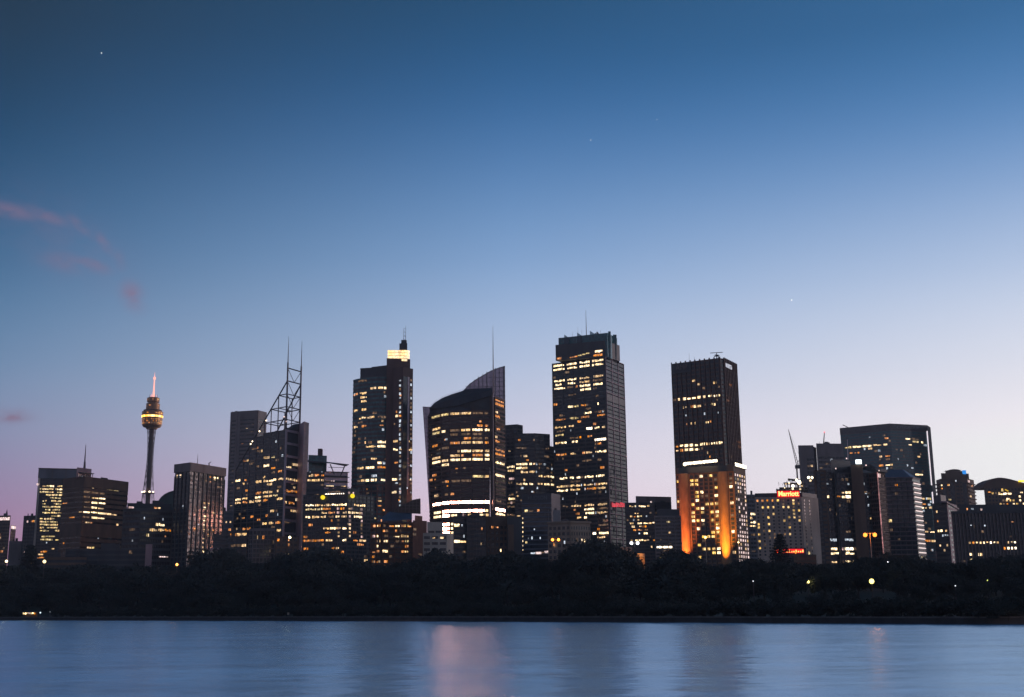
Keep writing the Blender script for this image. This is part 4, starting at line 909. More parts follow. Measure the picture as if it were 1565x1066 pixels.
b.lit(fs, '591 1066 1072 w;591 1073.5 1077 d;588.5 1090 1095 w;588 1097 1101 d;585.5 1058 1064 w;609 1029 1033 d;609 1034.5 1039 W;608 1044 1048.5 W;607 1050 1056 W;606 1058 1064 W;605 1066 1072 W;604 1074.5 1080 W;603 1082.5 1088 W;602.3 1091 1096 W;601.6 1098.5 1104 W;622 1043.5 1045 w;622 1047 1049 w;620.7 1056 1060 o;620.3 1060.5 1064.5 W;619.3 1066 1073 w;618.5 1077 1079 d;617.5 1086 1089 y;617.3 1091 1094 W;611 1093 1097 d;650.5 1049 1051 o;650.3 1056 1057.5 w;650 1062 1063 w;648 1079 1083 W;647.7 1085 1087 o;636 1048 1049 c;634 1076 1078 c;632 1097 1098 c;680.8 1033 1036.5 o;680.3 1039 1044 W;679.6 1046 1052 W;679 1054 1060 W;678.3 1062 1068 W;677.6 1070 1077 W;676.7 1079 1084 w;675.8 1087 1093 W;675 1095 1101 W;674.3 1102.5 1107 W;688 1033 1037 w;687.5 1039 1044 o;686.5 1046 1052 W;686 1054 1060 W;685.3 1062 1069 W;684.5 1072 1076 d;691.7 1080.5 1083.5 w;699 1084 1086 o;700 1068 1069.5 o;669 1089 1090 c;587 1113 1117 o;613 1111 1114 o;678 1119 1122 d;680 1128 1131 o;674.5 1126 1131 o;681 1125 1131 d;698.5 1113 1120 d;605 1110 1118 d', 3)
q = P(1095.5, 547, D + 8); mb = b.mb('radar', M['steel']); top = P(1095.5, 539.5, D + 8).z
mb.tube(q - V((0, 0, 1)), V((q.x, q.y, top)), .5, .3); mb.tube((q.x - 2.4, q.y, q.z + 1.3), (q.x + 2.4, q.y, q.z + 1.6), .5); mb.tube((q.x - 1.6, q.y, q.z + 2.4), (q.x + 1.6, q.y, q.z + 2.3), .4); mb.tube((q.x - 5.6, q.y, top - .2), (q.x + 5.4, q.y, top + .4), .3)
b.mast(1053.7, 555, 540, D + 18, .12, .08, part='antenna'); b.mast(1061.5, 553, 546, D + 18, .15, .1, part='antenna'); b.done()
D = 955; b = Bld('hotel', 'wide hotel with two rounded orange floodlit piers and a white light tube on top', 'hotel', 1120, D)
fs = b.block([(1033, 718.5, 20), (1121, 711.8, 0), (1138.8, 712.2, 26)], D, 1, M['wallbrown']); z = b.ztop; F, G = fs
F.box(b.mb('cornice', M['black']), -.4, F.w + .3, z - 4.6, z + .5, -.4, 1.0); G.box(b.mb('cornice', M['black']), -.3, G.w + .3, z - .8, z + .5, -.4, .9)
G.quad
for i in range(2):
    mb = MB(); G.box(mb, G.w * .06 + i * G.w * .46, G.w * .06 + G.w * (.44 + i * .46), z - .2, z + 2.4, .9, 1.3); mb.build('sign_light', LM['X'], b.root, b.org)
tb = [P(1046, 709.3, D + 6), P(1096, 704.3, D + 1)]; mb = MB(); mb.tube(tb[0], tb[1], 1.1, 1.1, 8); mb.build('light_tube', LM['X'], b.root, b.org)
mb = b.mb('tube_stand', M['steel'])
for i in range(8): q = tb[0].lerp(tb[1], (i + .5) / 8); mb.tube(q - V((0, 0, 3)), q, .15)
mb = MB(); q = P(1046.5, 710, D + 5); mb.ball(q, 1.4); mb.build('light_tube_end', LM['X'], b.root, b.org)
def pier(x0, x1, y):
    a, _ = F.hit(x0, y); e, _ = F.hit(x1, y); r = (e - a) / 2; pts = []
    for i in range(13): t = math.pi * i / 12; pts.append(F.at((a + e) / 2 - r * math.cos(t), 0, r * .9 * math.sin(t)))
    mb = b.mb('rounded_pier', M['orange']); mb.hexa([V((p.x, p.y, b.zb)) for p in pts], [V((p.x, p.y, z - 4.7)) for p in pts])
    return (a + e) / 2, r
piers = [pier(1037.5, 1052.5, 730), pier(1098, 1112.5, 730)]
hw = random.Random(5)
cells = {(0,1),(2,0),(4,0),(0,2),(1,1),(1,2),(1,4),(2,4),(5,3),(1,5),(1,6),(5,5),(0,7),(3,7),(4,7),(5,7),(1,8),(2,8),(2,9),(0,9),(4,9),(5,9),(0,10),(5,10),(0,11),(1,11),(2,11),(4,11),(5,12),(1,13),(4,14),(5,14),(5,13),(2,15),(3,15),(4,15),(1,17),(2,18),(3,18),(4,18),(5,18),(4,19),(5,19),(1,20)}
x0 = piers[0][0] + piers[0][1] + .6; x1 = piers[1][0] - piers[1][1] - .4
for k_ in range(24):
    zt = z - 6.2 - k_ * 3.28
    if zt - 2 < b.zb: break
    for i in range(6):
        c = x0 + (x1 - x0) * (i + .5) / 6; code = 'k'
        if (i, k_) in cells: code = 'h' if hw.random() < .75 else 'W'
        elif hw.random() < .05: code = 'd'
        b.win(F, c - 1.35, c + 1.35, zt - 2.0, zt, code, .12)
    F.box(b.mb('sill_band', M['wallbrown']), x0, x1, zt - 2.75, zt - 2.2, -.1, .4)
    c = piers[1][0] + piers[1][1] + 2.2; b.win(F, c - 1.3, c + 1.3, zt - 2, zt, {1: 'd', 3: 'W', 2: 'd', 7: 'W', 14: 'W', 10: 'd', 19: 'w'}.get(k_, 'k'), .12)
    c = piers[0][0] - piers[0][1] - 1.1
    b.win(F, c - .8, c + .6, zt - 2, zt, 'h' if k_ in (1, 6, 10, 12, 13, 15, 16, 17, 18, 19) else 'k', .12)
    for i in range(5):
        c = G.w * (.12 + .19 * i); pr = .25 + .7 * k_ / 24 + .07 * i - (.25 if i == 0 else 0)
        b.win(G, c - 1.5, c + 1.2, zt - 1.9, zt, ('P' if hw.random() < .8 else 'w') if k_ == 0 or k_ == 2 or hw.random() < pr else 'k', .1)
for i in range(7): c = x0 + (x1 - x0) * i / 6; F.box(b.mb('pilaster', M['wallbrown']), c - .55, c + .55, b.zb, z - 5, -.1, .9)
b.done()
hotelF, hotelz, hotelzb = F, z, b.zb
def spot(name, loc, to, power, col, size, blend=.6):
    l = bpy.data.lights.new(name, 'SPOT'); l.energy = power; l.color = col; l.spot_size = math.radians(size); l.spot_blend = blend; l.shadow_soft_size = .4
    o = bpy.data.objects.new(name, l); C.objects.link(o); o.location = loc
    o.rotation_euler = (V(to) - V(loc)).to_track_quat('-Z', 'Y').to_euler(); return o
for i, (c, r) in enumerate(piers):
    spot('floodlight_beam', F.at(c, 19, r * .9 + 13), F.at(c, 62, r * .6), 9e5 if i else 8e5, (1, .34, .03) if i else (1, .23, .04), 34, 1)
# --- hotel with the red sign
D = 760; b = Bld('hotel', 'cream hotel with small square windows and a red glowing name sign on its parapet', 'hotel', 1224, D)
fs = b.block([(1154, 762, 0), (1224.5, 759.5, -3), (1250, 761, 14)], D, 1, M['cream'], thick=18); F, G = fs; z = b.ztop
par = b.block([(1153.6, 755, 3), (1226, 753, 0), (1248, 754.5, 14)], D, 1, M['black'], 'roof_storey', z0=z, thick=14)
hw = random.Random(8)
litc = {(4,0),(7,0),(1,2),(2,2),(3,2),(5,2),(6,2),(7,1),(7,3),(7,4),(3,4),(2,5),(6,5),(7,5),(5,6),(2,7),(0,7),(0,8),(6,8),(2,9),(6,10),(0,10),(0,12),(0,14),(8,6),(8,3),(3,14)}
for k_ in range(17):
    zt = z - 1.6 - k_ * 2.15
    if zt - 1.4 < b.zb: break
    for i in range(9):
        c = F.w * (i + .42) / 9
        code = 'h' if (i, k_) in litc else ('d' if hw.random() < .12 else 'k')
        if k_ == 0 and i < 4: code = 'o'
        b.win(F, c - .62, c + .62, zt - 1.25, zt, code, .08)
    for i in range(2): c = G.w * (.16 + .3 * i); b.win(G, c - .5, c + .4, zt - 1.2, zt, 'd' if hw.random() < .15 else 'k', .08)
for i in range(10): F.box(b.mb('wall_joint', M['stone']), F.w * (i + .92) / 9 - .1 - F.w / 9, F.w * (i + .92) / 9 + .1 - F.w / 9, b.zb, z, -.1, .06)
red = emit('red_glow', (1, .012, .02), 1.1); a0, zt = F.hit(1187.5, 751); a1, zb_ = F.hit(1221.5, 759.8)
mb = MB(); F.box(mb, a0, a1, zb_, zt, .3, .9); sg = mb.build('name_sign', red, b.root, b.org)
b.letters(F, 'Marriott', 1189, 751.3, 1220.5, 759, emit('sign_letters', (1, .55, .16), 2.2), o=1.0, parent=sg, bold=.03)
b.done()
b = Bld('street_sign_canopy', 'low entrance roof with a small red lit sign before the cream hotel', 'canopy', 1207, 700)
fs = b.block([(1183, 838, 0), (1232, 842, 1)], 700, 0, M['black'], 'canopy', thick=8); F = fs[0]
a0, zt = F.hit(1193.5, 839.6); a1, zb_ = F.hit(1228, 845.5); mb = MB(); F.box(mb, a0, a1, zb_, zt, .3, .8); s2 = mb.build('red_sign', red, b.root, b.org)
ylw = emit('sign_letters_small', (1, .5, .12), 2.0)
for i in range(10):
    u = (i + .3) / 10; mb = MB(); F.box(mb, a0 + (a1 - a0) * u, a0 + (a1 - a0) * (u + .055), zb_ + .4, zb_ + .4 + (zt - zb_) * (.35 if i % 3 else .6), .8, .95); mb.build('sign_letter', ylw, s2, b.org)
q = P(1189, 842.6, 699); mb = MB(); mb.ball(q, 1.0); mb.build('sign_dot', emit('red_dot', (1, .06, .02), 3), b.root, b.org); b.done()
b, fs = simple('low_house', 'low red-roofed house beneath the cream hotel and the brown slab tower', 'house', [(1213, 848, 0), (1247, 846, 2)], 660, 0, 'brick', 3, .4, 'wallbrown', group=OT, lit='848 1215 1217 o;849 1235.5 1238 y', plant=1); b.done()
b, fs = simple('bank_office', 'blue-grey gridded block showing between the orange-lit hotel and the cream hotel', 'office building', [(1139, 756, 0), (1156, 756.5, 2)], 1150, 0, 'g_blue', 4, .45, 'grey', 2.6, .3, group=OT, lit='785.5 1147 1155 W;790.8 1146.5 1150 w;796.7 1147 1155 W;802 1146 1150 w;802 1151 1155 W;816 1148 1154 d;844 1149 1154 d', plant=1); b.done()
# --- building site and cranes
D = 1000; b = Bld('building_site', 'half built floors lit by bright work lamps behind the cream hotel', 'building site', 1212, D)
for i, (x0_, x1_, y) in enumerate(((1186, 1236, 748), (1191, 1236, 745), (1198, 1230, 737.5), (1204, 1224, 732))):
    b.block([(x0_, y, i * 4), (x1_, y, i * 4)], D, 0, M['conc_d'], 'floor_slab', z0=P(x0_, y + 1.6, D + i * 4).z, thick=18)
mb = b.mb('column', M['conc_d'])
for i in range(12): q = P(1188 + i * 4.2, 756, D + 3); mb.box(q.x - .4, q.x + .4, q.y, q.y + .8, b.zb, P(1190, 747 if i < 3 else (738 if i < 10 else 746), D + 3).z)
mb = b.mb('scaffold', M['steel'])
for i in range(22): 
    x = random.uniform(1190, 1234); y = random.uniform(736, 752); mb.tube(P(x, y, D - 1), P(x + random.uniform(-3, 3), y - random.uniform(2, 7), D - 1), .18)
for x, y, r, cde in ((1221.5, 737.5, 1.9, 'X'), (1212, 743, 1.4, 'X'), (1217.5, 734, 1.3, 'X'), (1211.5, 747.5, 1.0, 'W'), (1206, 739, .9, 'W'), (1235.7, 730, 1.25, 'X'), (1240.8, 730.3, 1.25, 'X'), (1238.5, 735, 1.0, 'W'), (1201, 740, .7, 'w'), (1226, 743, .8, 'w'), (1199, 746, .6, 'W'), (1223, 748, .9, 'W'), (1208.5, 735, .6, 'c')):
    mb = MB(); mb.ball(P(x, y, D - 3 if x < 1230 else D - 30), r * .9, 8, 5); mb.build('work_lamp', LM[cde], b.root, b.org)
b.done()
D = 1010; b = Bld('tower_crane', 'thin luffing crane with its jib raised to the left above the building site', 'crane', 1217, D)
q = P(1217.5, 712, D); b.mb('mast', M['conc']).tube(V((q.x, q.y, b.zb)), q, .7); tip = P(1204.8, 656.5, D)
mb = b.mb('jib', M['conc']); s_ = V((0, 0, 1.2))
mb.tube(q, tip, .32, .22); mb.tube(q + V((1.6, 0, .6)), tip, .32, .2)
for i in range(16): u = i / 16; mb.tube(q.lerp(tip, u), (q + V((1.6, 0, .6))).lerp(tip, u + .04), .12)
mb = b.mb('cab', M['black']); mb.box(q.x - 1.2, q.x + 2.8, q.y - 1.5, q.y + 1.5, q.z - 2.5, q.z + .4)
a = q + V((3.4, 0, 7)); mb2 = b.mb('a_frame', M['conc']); mb2.tube(q, a, .2); mb2.tube(q + V((3.5, 0, -1)), a, .2); mb2.tube(a, tip, .06); b.done()
D = 1420; b = Bld('tower_crane', 'distant crane mast with a red lamp at its tip behind the brown topped tower', 'crane', 1258, D)
q, tip = P(1257.8, 690, D), P(1260, 661, D); b.mb('mast', M['conc']).tube(V((q.x, q.y, b.zb)), q, .8, .7); b.mb('jib', M['conc']).tube(q, tip, .75, .5)
mb = MB(); mb.ball(tip, 1.0, 8, 5); mb.build('warning_lamp', emit('red_tip', (1, .25, .3), 1.5), b.root, b.org); b.done()
# --- concrete topped tower
D = 1320; b = Bld('office_tower', 'plain mauve concrete topped tower left of the large teal glass tower', 'tower', 1250, D, OT)
f1 = b.block([(1219.7, 681, 0), (1243, 679, 0)], D, 0, M['conc'], thick=30); f2 = b.block([(1243, 683, 8), (1247.2, 683, 8)], D, 0, M['black'], 'slot', thick=20)
f3 = b.block([(1247.2, 678, 0), (1288, 676.8, 4)], D, 0, M['conc'], thick=30)
b.fh, b.bf = 4.9, .5
for F, a, e in ((f1[0], .5, .98), (f3[0], .05, 1)):
    for k_ in range(22):
        zt = F.z1 - 15 - k_ * 4.9; n = 3 if F is f1[0] else 6
        if zt - 3 < F.z0: break
        for i in range(n): b.win(F, F.w * (a + (e - a) * i / n) + .15, F.w * (a + (e - a) * (i + 1) / n) - .15, zt - 2.7, zt, 'k', .06)
F = f1[0]; b.lit(f1, '710.5 1233.5 1237 d;710.5 1239 1242 w', 3); b.lit(f3, '701 1269 1272 c;709 1262 1266 d;717 1253 1257 d', 3); b.plant(3, (1.5, 4)); b.done()
# --- brown slab tower
D = 810; b = Bld('slab_tower', 'tower of brown concrete slabs and dark glass strips with a white rooftop light box', 'tower', 1290, D, OT)
f0 = b.block([(1247, 722, 8), (1338, 717, 8)], D, 0, M['g_dark'], 'glass_core', thick=26); b.dress(f0, 2.95, .36, 'black', .2, 3, .15, .25); C0 = list(f0)
up = b.block([(1269.5, 702.5, 10), (1299, 700.5, 10)], D, 0, M['black'], 'plant_room', z0=b.ztop - 1, thick=16)
for x0_, x1_, y0, y1, th in ((1243, 1261.5, 719, 716.8, 22), (1300, 1318, 710.5, 709.2, 22)):
    b.block([(x0_, y0, 0), (x1_, y1, 1)], D, 0, M['wallbrown'], 'concrete_slab', thick=th)
    SF = b.faces[-1]
    for k_ in range(26): SF.box(b.mb('pour_joint', M['wallbrown']), 0, SF.w, SF.z1 - 2.6 - k_ * 2.6, SF.z1 - 2.52 - k_ * 2.6, -.05, .04)
md = b.block([(1274.5, 722, 6), (1281, 721.7, 6)], D, 0, M['black'], 'concrete_rib', thick=6)
b.lit(C0, '750.2 1286 1290 w;750 1291.5 1299.5 W;757.8 1263 1267 W;758 1286.5 1291.5 W;757.8 1292 1300 X;758.5 1278 1284 o;734.5 1286 1289 d;734 1292 1296 d;742 1295 1298 c;764 1294 1299 d;824 1268 1279 c;824.3 1291 1304 c;840.5 1270 1280 W;840.5 1291 1305 X;848.5 1270 1282 W;848.5 1292 1306 W;857 1271 1279 w;857 1292 1307 W;841 1283 1285 w;840.5 1287 1289 p;742 1263 1266 c;730 1268 1271 d;754.3 1321 1325 d;754.2 1326 1331 d;763 1326 1327 c;771 1326 1328 c;738 1319 1321 c;795 1330 1332 w;815 1293 1300 d', 3)
b.sprinkle(C0, 16, 'cdd', (.6, 1.6))
# curved end wall with the light edge
cv = [P(1329, 709, D + 4), P(1333, 711.5, D + 1), P(1338, 714.2, D), P(1346, 716.6, D + 2), P(1356, 717.8, D + 6)]
b.mb('curved_cornice', M['black']).hexa([V((t.x, t.y, t.z - 2.2)) for t in cv] + [cv[-1] + V((0, 16, -2.2)), cv[0] + V((0, 16, -2.2))], cv + [cv[-1] + V((0, 16, 0)), cv[0] + V((0, 16, 0))])
ew = b.block([(1328, 722, 6), (1340, 722, 1), (1352, 723, 10)], D, 1, M['g_brown'], 'end_wall', thick=16); b.dress(ew, 2.95, .35, 'brown', .2, 1.6, .15, .3)
E = ew[1]; mb = MB(); E.box(mb, -.1, .45, E.z0, E.z1, .1, .5); mb.build('light_edge', emit('edge_light', (1, .42, .42), .55, 3, .5), b.root, b.org)
for k_ in range(3):
    b.win(E, .8 + k_ * 1.6, 2.0 + k_ * 1.6, E.z1 - 3.5, E.z1 - .8, 'p', .35)
mb = MB(); q = P(1312.5, 706, D - 1); mb.box(q.x - 1.9, q.x + 1.9, q.y, q.y + 1, q.z - 1.4, q.z + 1.4); mb.build('light_box', emit('white_box_light', (.85, .97, 1), 3), b.root, b.org)
mb = MB(); mb.tube(P(1296, 703, D + 6), P(1295, 672, D + 6), .3, .15); mb.build('antenna', M['white'], b.root, b.org)
for x, y in ((1277.5, 716.5), (1294, 701), (1323.5, 711.5), (1343.5, 719.5)): mb = MB(); mb.ball(P(x, y, D - 1), .5, 8, 5); mb.build('roof_lamp', LM['P'], b.root, b.org)
b.done()
# --- teal glass tower
D = 1800; b = Bld('glass_tower', 'large teal glass tower with a white light line down its right edge', 'tower', 1359, D, OT)
fs = b.block([(1283.7, 655.8), (1359.5, 648.8), (1417, 651.5)], D, 1, M['g_teal']); F, G = fs; z = b.ztop
b.dress(fs, 4.6, .2, 'black', .06, 7, .15, .08, 'black', z1=z - 9)
for W_ in fs: W_.box(b.mb('crown_band', M['g_dark']), -.2, W_.w + .2, z - 9, z + 1.2, -.5, .6)
b.fh, b.bf = 4.6, .3; FF = [Face(W_.p0, W_.p1, W_.z0, z - 9) for W_ in fs]
b.lit(FF, '682 1291 1301 y;681 1303 1316 W;680 1318 1325 W;679.3 1325 1332 W;678.5 1334 1347 w;677.5 1350 1356 W;671 1352 1358 o;664 1349 1353 d;685.7 1327 1333 w;694 1299 1303 o;694 1306 1309 o;694 1311 1314 o;697 1344 1348 w;696 1353 1360 o;703 1354 1360 d;709.5 1353 1360 W;709 1360 1367 w;710 1343 1350 o;716 1361 1365 d;671.5 1384 1391 W;671.5 1393 1404 d;678 1388.5 1393 W;678 1395 1404 y;678 1408 1411 W;697 1402 1406 w;702 1372 1373.5 c;710 1386 1388 c;717 1393 1396 c;723.5 1399 1410 W;763 1409 1413 w;763 1417 1423 y;769.5 1410 1415 o;769.5 1418 1422 c;775.5 1409 1412 W;775.5 1414 1416 w;775.5 1420 1424 w;815 1414 1419 w;815 1422 1429 W;815 1433 1436 y;828 1410 1422 o;828.5 1424 1430 w;690 1369 1372 d;666.5 1328 1330 c;659 1319 1321 c;703 1344 1346 d;690 1336 1341 d', 6)
b.sprinkle(FF, 60, 'ddcd', (2, 5), zr=(.05, .9))
eg = b.block([(1417, 652, 6), (1422.5, 658, 24)], D, 0, M['soot'], 'edge_wing', zt=z - 2, thick=30)
wl = emit('white_line', (1, .88, .95), 1.15); rl = emit('pink_line', (1, .35, .45), 1.6)
LFc = Face(G.p1 + (G.p1 - G.p0).normalized() * -2.6, G.p1, b.zb, z)
for y0, y1, m_ in ((659, 742, wl), (752, 832, wl), (843, 856, rl)):
    s0, za = LFc.hit(1414, y0); _, zc = LFc.hit(1424, y1); mb = MB(); LFc.box(mb, .3, 1.9, zc, za, .3, 1.6); mb.build('light_line', m_, b.root, b.org)
q = P(1296, 653.5, D + 3); b.mb('roof_crane', M['steel']).tube(q, q + V((-8, 0, 4)), .6)
b.letters(G, 'CITIGROUP', 1370, 651.3, 1405, 655, M['grey'], o=.8)
b.done()
# --- banded apartments with light strips
D = 900; b = Bld('apartment_tower', 'banded apartment tower with slanting white balcony lights stepped down its right corner', 'tower', 1375, D, OT)
fs = b.block([(1340, 733, 4), (1352, 729.8, 0), (1394, 729.6, 0), (1405.5, 732.5, 14)], D, 2, M['g_dark'], thick=16)
b.fh, b.bf = 3.4, .3; z = b.ztop
for F in fs:
    for k_ in range(22):
        if z - k_ * 3.4 < F.z0: break
        F.box(b.mb('balcony_slab', M['pink']), -.1, F.w + .1, z - k_ * 3.4 - .35, z - k_ * 3.4, -.2, .9)
        F.box(b.mb('spandrel', M['black']), 0, F.w, z - k_ * 3.4 - 1.2, z - k_ * 3.4 - .36, -.1, .3)
for i in range(1, 5): fs[1].box(b.mb('party_wall', M['black']), fs[1].w * i / 5 - .3, fs[1].w * i / 5 + .3, fs[1].z0, z, -.1, .6)
rt = [P(1343, 731, D + 2), P(1392, 729.5, D - 1), P(1402, 731, D + 14), P(1356, 731, D + 18)]; z1 = P(1365, 718.5, D + 8).z
b.mb('hipped_roof', M['roof']).hexa(rt, [V((t.x, t.y, z1)) for t in (P(1352, 719, D + 8), P(1379, 719, D + 6), P(1382, 719, D + 9), P(1356, 719, D + 10))])
E = fs[2]; bl = emit('balcony_light', (1, .78, .74), 1.15)
for k_ in range(16):
    za = z - 4.6 - k_ * 3.48
    mb = MB(); mb.hexa([E.at(.6, za - .3, .95), E.at(E.w * .92, za - .3, .95), E.at(E.w * .92, za - .3, .5), E.at(.6, za - .3, .5)], [E.at(.6, za + .3, .95), E.at(E.w * .92, za + .3, .95), E.at(E.w * .92, za + .3, .5), E.at(.6, za + .3, .5)])
    mb.build('balcony_lamp', bl, b.root, b.org)
b.lit(fs, '740 1367.5 1371.5 o;755 1368 1372 d;796.5 1351 1357 o;796 1358 1363 y;840 1355 1362 o;850 1408 1410 y;810 1360 1364 d;825 1372 1376 d', 3); b.done()
# --- twin apartment towers far right
D = 1400; b = Bld('apartment_tower', 'stepped brown apartment tower with toothed balconies and a small blue rooftop light', 'tower', 1460, D, OT)
fs = b.block([(1430.5, 732.5, 18), (1437, 731.5, 2), (1478, 731.5, 0), (1488, 731.8, 22)], D, 2, M['wallbrown'], thick=30); z = b.ztop
s1 = b.block([(1438, 723.5, 6), (1480.5, 724.5, 8)], D, 0, M['wallbrown'], 'setback', z0=z - 1, thick=22); s2 = b.block([(1444.5, 719.5, 8), (1472, 719, 8)], D, 0, M['wallbrown'], 'setback', z0=z + 2, thick=16)
mb = b.mb('rounded_top', M['wallbrown']); q0, q1 = P(1447, 719.5, D + 8), P(1470, 719.2, D + 8)
arc = [q0.lerp(q1, i / 8) + V((0, 0, 1.6 * math.sin(math.pi * i / 8))) for i in range(9)]; mb.hexa(arc, [t + V((0, 12, 0)) for t in arc])
F = fs[1]
for c0, c1 in ((.06, .20), (.34, .50), (.80, .95)): F.box(b.mb('recess', M['g_dark']), F.w * c0, F.w * c1, F.z0, z - 5, -.1, .12)
for k_ in range(28):
    zt = z - 4 - k_ * 4.4
    if zt - 2 < F.z0: break
    for u in (.02, .27, .56, .62, .73): b.win(F, F.w * u, F.w * u + 1.7, zt - 2, zt, 'k', .15)
    for W_ in (fs[0], fs[2]): W_.box(b.mb('balcony', M['wallbrown']), .5, W_.w - .3, zt - 2.4, zt - 1.2, -.1, 2.6 if W_ is fs[0] else 1.6)
b.fh, b.bf = 4.4, .4
b.lit(fs, '741 1436.8 1441 W;741 1448 1450.5 o;744 1448.5 1451.5 w;749.5 1438 1441 o;750 1443 1446.5 o;757 1482 1484.5 w;745.5 1484.5 1487 o;766 1450 1454.5 y;737 1460 1462 c;736 1479 1482 p', 4)
mb = MB(); q = P(1474, 722, D + 6); mb.box(q.x - 2, q.x + 2, q.y, q.y + 2, q.z - 2.3, q.z + 2.3); mb.build('blue_light', emit('blue_light', (.03, .3, .9), 1.0), b.root, b.org); b.done()
D = 1260; b = Bld('apartment_tower', 'wide arched top apartment tower with many amber windows at the right edge', 'tower', 1535, D, OT)
fs = b.block([(1503.5, 745.5, 6), (1590, 745.5, 0)], D, 0, M['wallbrown'], thick=30); z = b.ztop; F = fs[0]
arc = [P(x, y, D + 5) for x, y in ((1502.6, 746), (1503.5, 740.5), (1509, 735.5), (1517, 731.8), (1526, 730.2), (1534, 730.6), (1543, 732.3), (1553, 735), (1563, 738), (1590, 743), (1590, 746))]
b.mb('arched_roof', M['wallbrown']).hexa(arc, [t + V((0, 28, 0)) for t in arc])
b.fh, b.bf = 3.9, .4; hw = random.Random(3)
for k_ in range(12):
    for i in range(17):
        zt = z - 1.2 - k_ * 3.9
        if zt - 2 > F.z0: b.win(F, F.w * (i + .25) / 17, F.w * (i + .8) / 17, zt - 2, zt, hw.choice('hoWhd') if hw.random() < (.34 if 2 <= i <= 13 and k_ > 0 else .12) else 'k', .1)
AF = Face(arc[3], arc[6], z, z + 10); AF.p0.y -= 0
b.lit(fs, '753 1510 1514 o;755.3 1526 1532 W;755 1533 1538 X;754.8 1540 1546 W;750.5 1530 1534 y;762.5 1538 1543 W;753 1559 1563 W', 3, 1.8, .2)
mb = MB(); q = P(1561.5, 735.5, D + 3); mb.box(q.x - 3.2, q.x + 9, q.y, q.y + 1, q.z - .9, q.z + .9); mb.build('yellow_light', emit('yellow_light', (1, .72, .05), 1.6), b.root, b.org)
mb = MB(); mb.tube(P(1536, 748.5, D - 1), P(1541, 751, D - 1), .6); mb.build('yellow_light', emit('yellow_beam', (1, .62, .04), .7), b.root, b.org); b.done()
# --- banded office with pink lit end
D = 960; b = Bld('office_block', 'banded dark office with a pale pink end wall right of the glass tower', 'office building', 1446, D, OT)
fs = b.block([(1424, 762.5, 8), (1446.5, 768.5, 0), (1462, 776, 26)], D, 1, M['g_dark'], zt=P(1446.5, 768.5, D).z, thick=16); F, G = fs; b.dress([F], 3.9, .5, 'black', .35)
G.box(b.mb('end_wall', M['pink']), 0, G.w, G.z0, G.z1, -.2, .3)
for k_ in range(14):
    for i in range(4): b.win(G, G.w * (.12 + .22 * i), G.w * (.26 + .22 * i), G.z1 - 3.4 - k_ * 3.9, G.z1 - 1.6 - k_ * 3.9, 'k', .36)
b.block([(1427, 757.5, 10), (1437.5, 757.5, 6), (1446, 765.5, 10)], D, 1, M['black'], 'roof_storey', z0=b.ztop - 1, zt=P(1432, 757.5, D + 6).z, thick=10)
rp = [P(1436, 768, D - 3), P(1447, 768.5, D - 4), P(1466, 779.5, D + 28), P(1452, 776, D + 34)]; b.mb('roof_slab', M['pink']).hexa(rp, [t + V((0, 0, 1.1)) for t in rp])
b.lit([F], '785 1431 1433 w;797.5 1432.5 1434.5 o;815 1433.5 1436 W;815 1437 1441 W;814.5 1445 1448 w;821.5 1440.5 1443 c;820.7 1444 1446 c;820.3 1447 1449.5 c;833 1446.5 1449 w;839 1442 1444.5 w;833 1436 1438 w', 3); b.done()
# --- long finned block
D = 790; b = Bld('office_block', 'long low block with close pale vertical fins and a row of bright windows', 'office building', 1510, D, OT)
fs = b.block([(1453.5, 782.5, 4), (1600, 776, 0)], D, 0, M['g_dark'], thick=26); F = fs[0]; z = b.ztop; b.dress(fs, 3.7, .38, 'black', .2); n = 28
for i in range(n + 1): F.box(b.mb('fin', M['conc']), max(0, F.w * i / n - .22), min(F.w, F.w * i / n + .22), F.z0, z, -.1, 1.0)
F.box(b.mb('cornice', M['black']), -.2, F.w, z - 1.4, z + .3, -.1, 1.1)
up = b.block([(1466, 771.5, 6), (1600, 774, 6)], D, 0, M['black'], 'roof_storey', z0=z, thick=18); b.fh, b.bf = 3.7, .38
b.lit(up, '778.5 1477 1479 o;778.5 1484 1488 c;778.7 1498 1501 p', 3, 1.4)
b.lit(fs, '803 1482.5 1485 c;804 1487 1489 d;803.5 1504 1506 c;800 1545 1550 o;829 1480.5 1484 w;828.7 1486 1489 o;828.7 1491.5 1495.5 W;828.6 1497 1501 W;828.5 1502.5 1506 W;828.5 1507.5 1510.5 w;828.5 1513 1516.5 X;828.4 1518 1521 W;828.3 1523 1526 w;828 1540 1542.5 w;828 1545 1547 W;827.7 1549.5 1553.5 X;837.5 1534 1537 o;837 1539.5 1544 X;837 1545.5 1549 X;837 1550.5 1554 X;846.7 1482 1487 W;846.8 1495 1499 W;847 1499.5 1502 w;857 1482 1486 y;857 1470 1476 d;819 1543 1547 d;812 1500 1504 d', 2.6, 2.4); b.done()
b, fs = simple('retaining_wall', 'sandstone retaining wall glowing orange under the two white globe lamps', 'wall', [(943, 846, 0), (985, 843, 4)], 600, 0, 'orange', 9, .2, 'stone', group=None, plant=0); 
b.block([(930, 836, 6), (966, 833, 8)], 600, 0, M['conc'], 'upper_terrace', thick=6); b.done()
W0 = fs[0]; spot('wall_light', W0.at(W0.w * .85, W0.z1 + 1.5, 5), W0.at(W0.w * .55, W0.z1 - 5, 0), 2500, (1, .4, .1), 120)
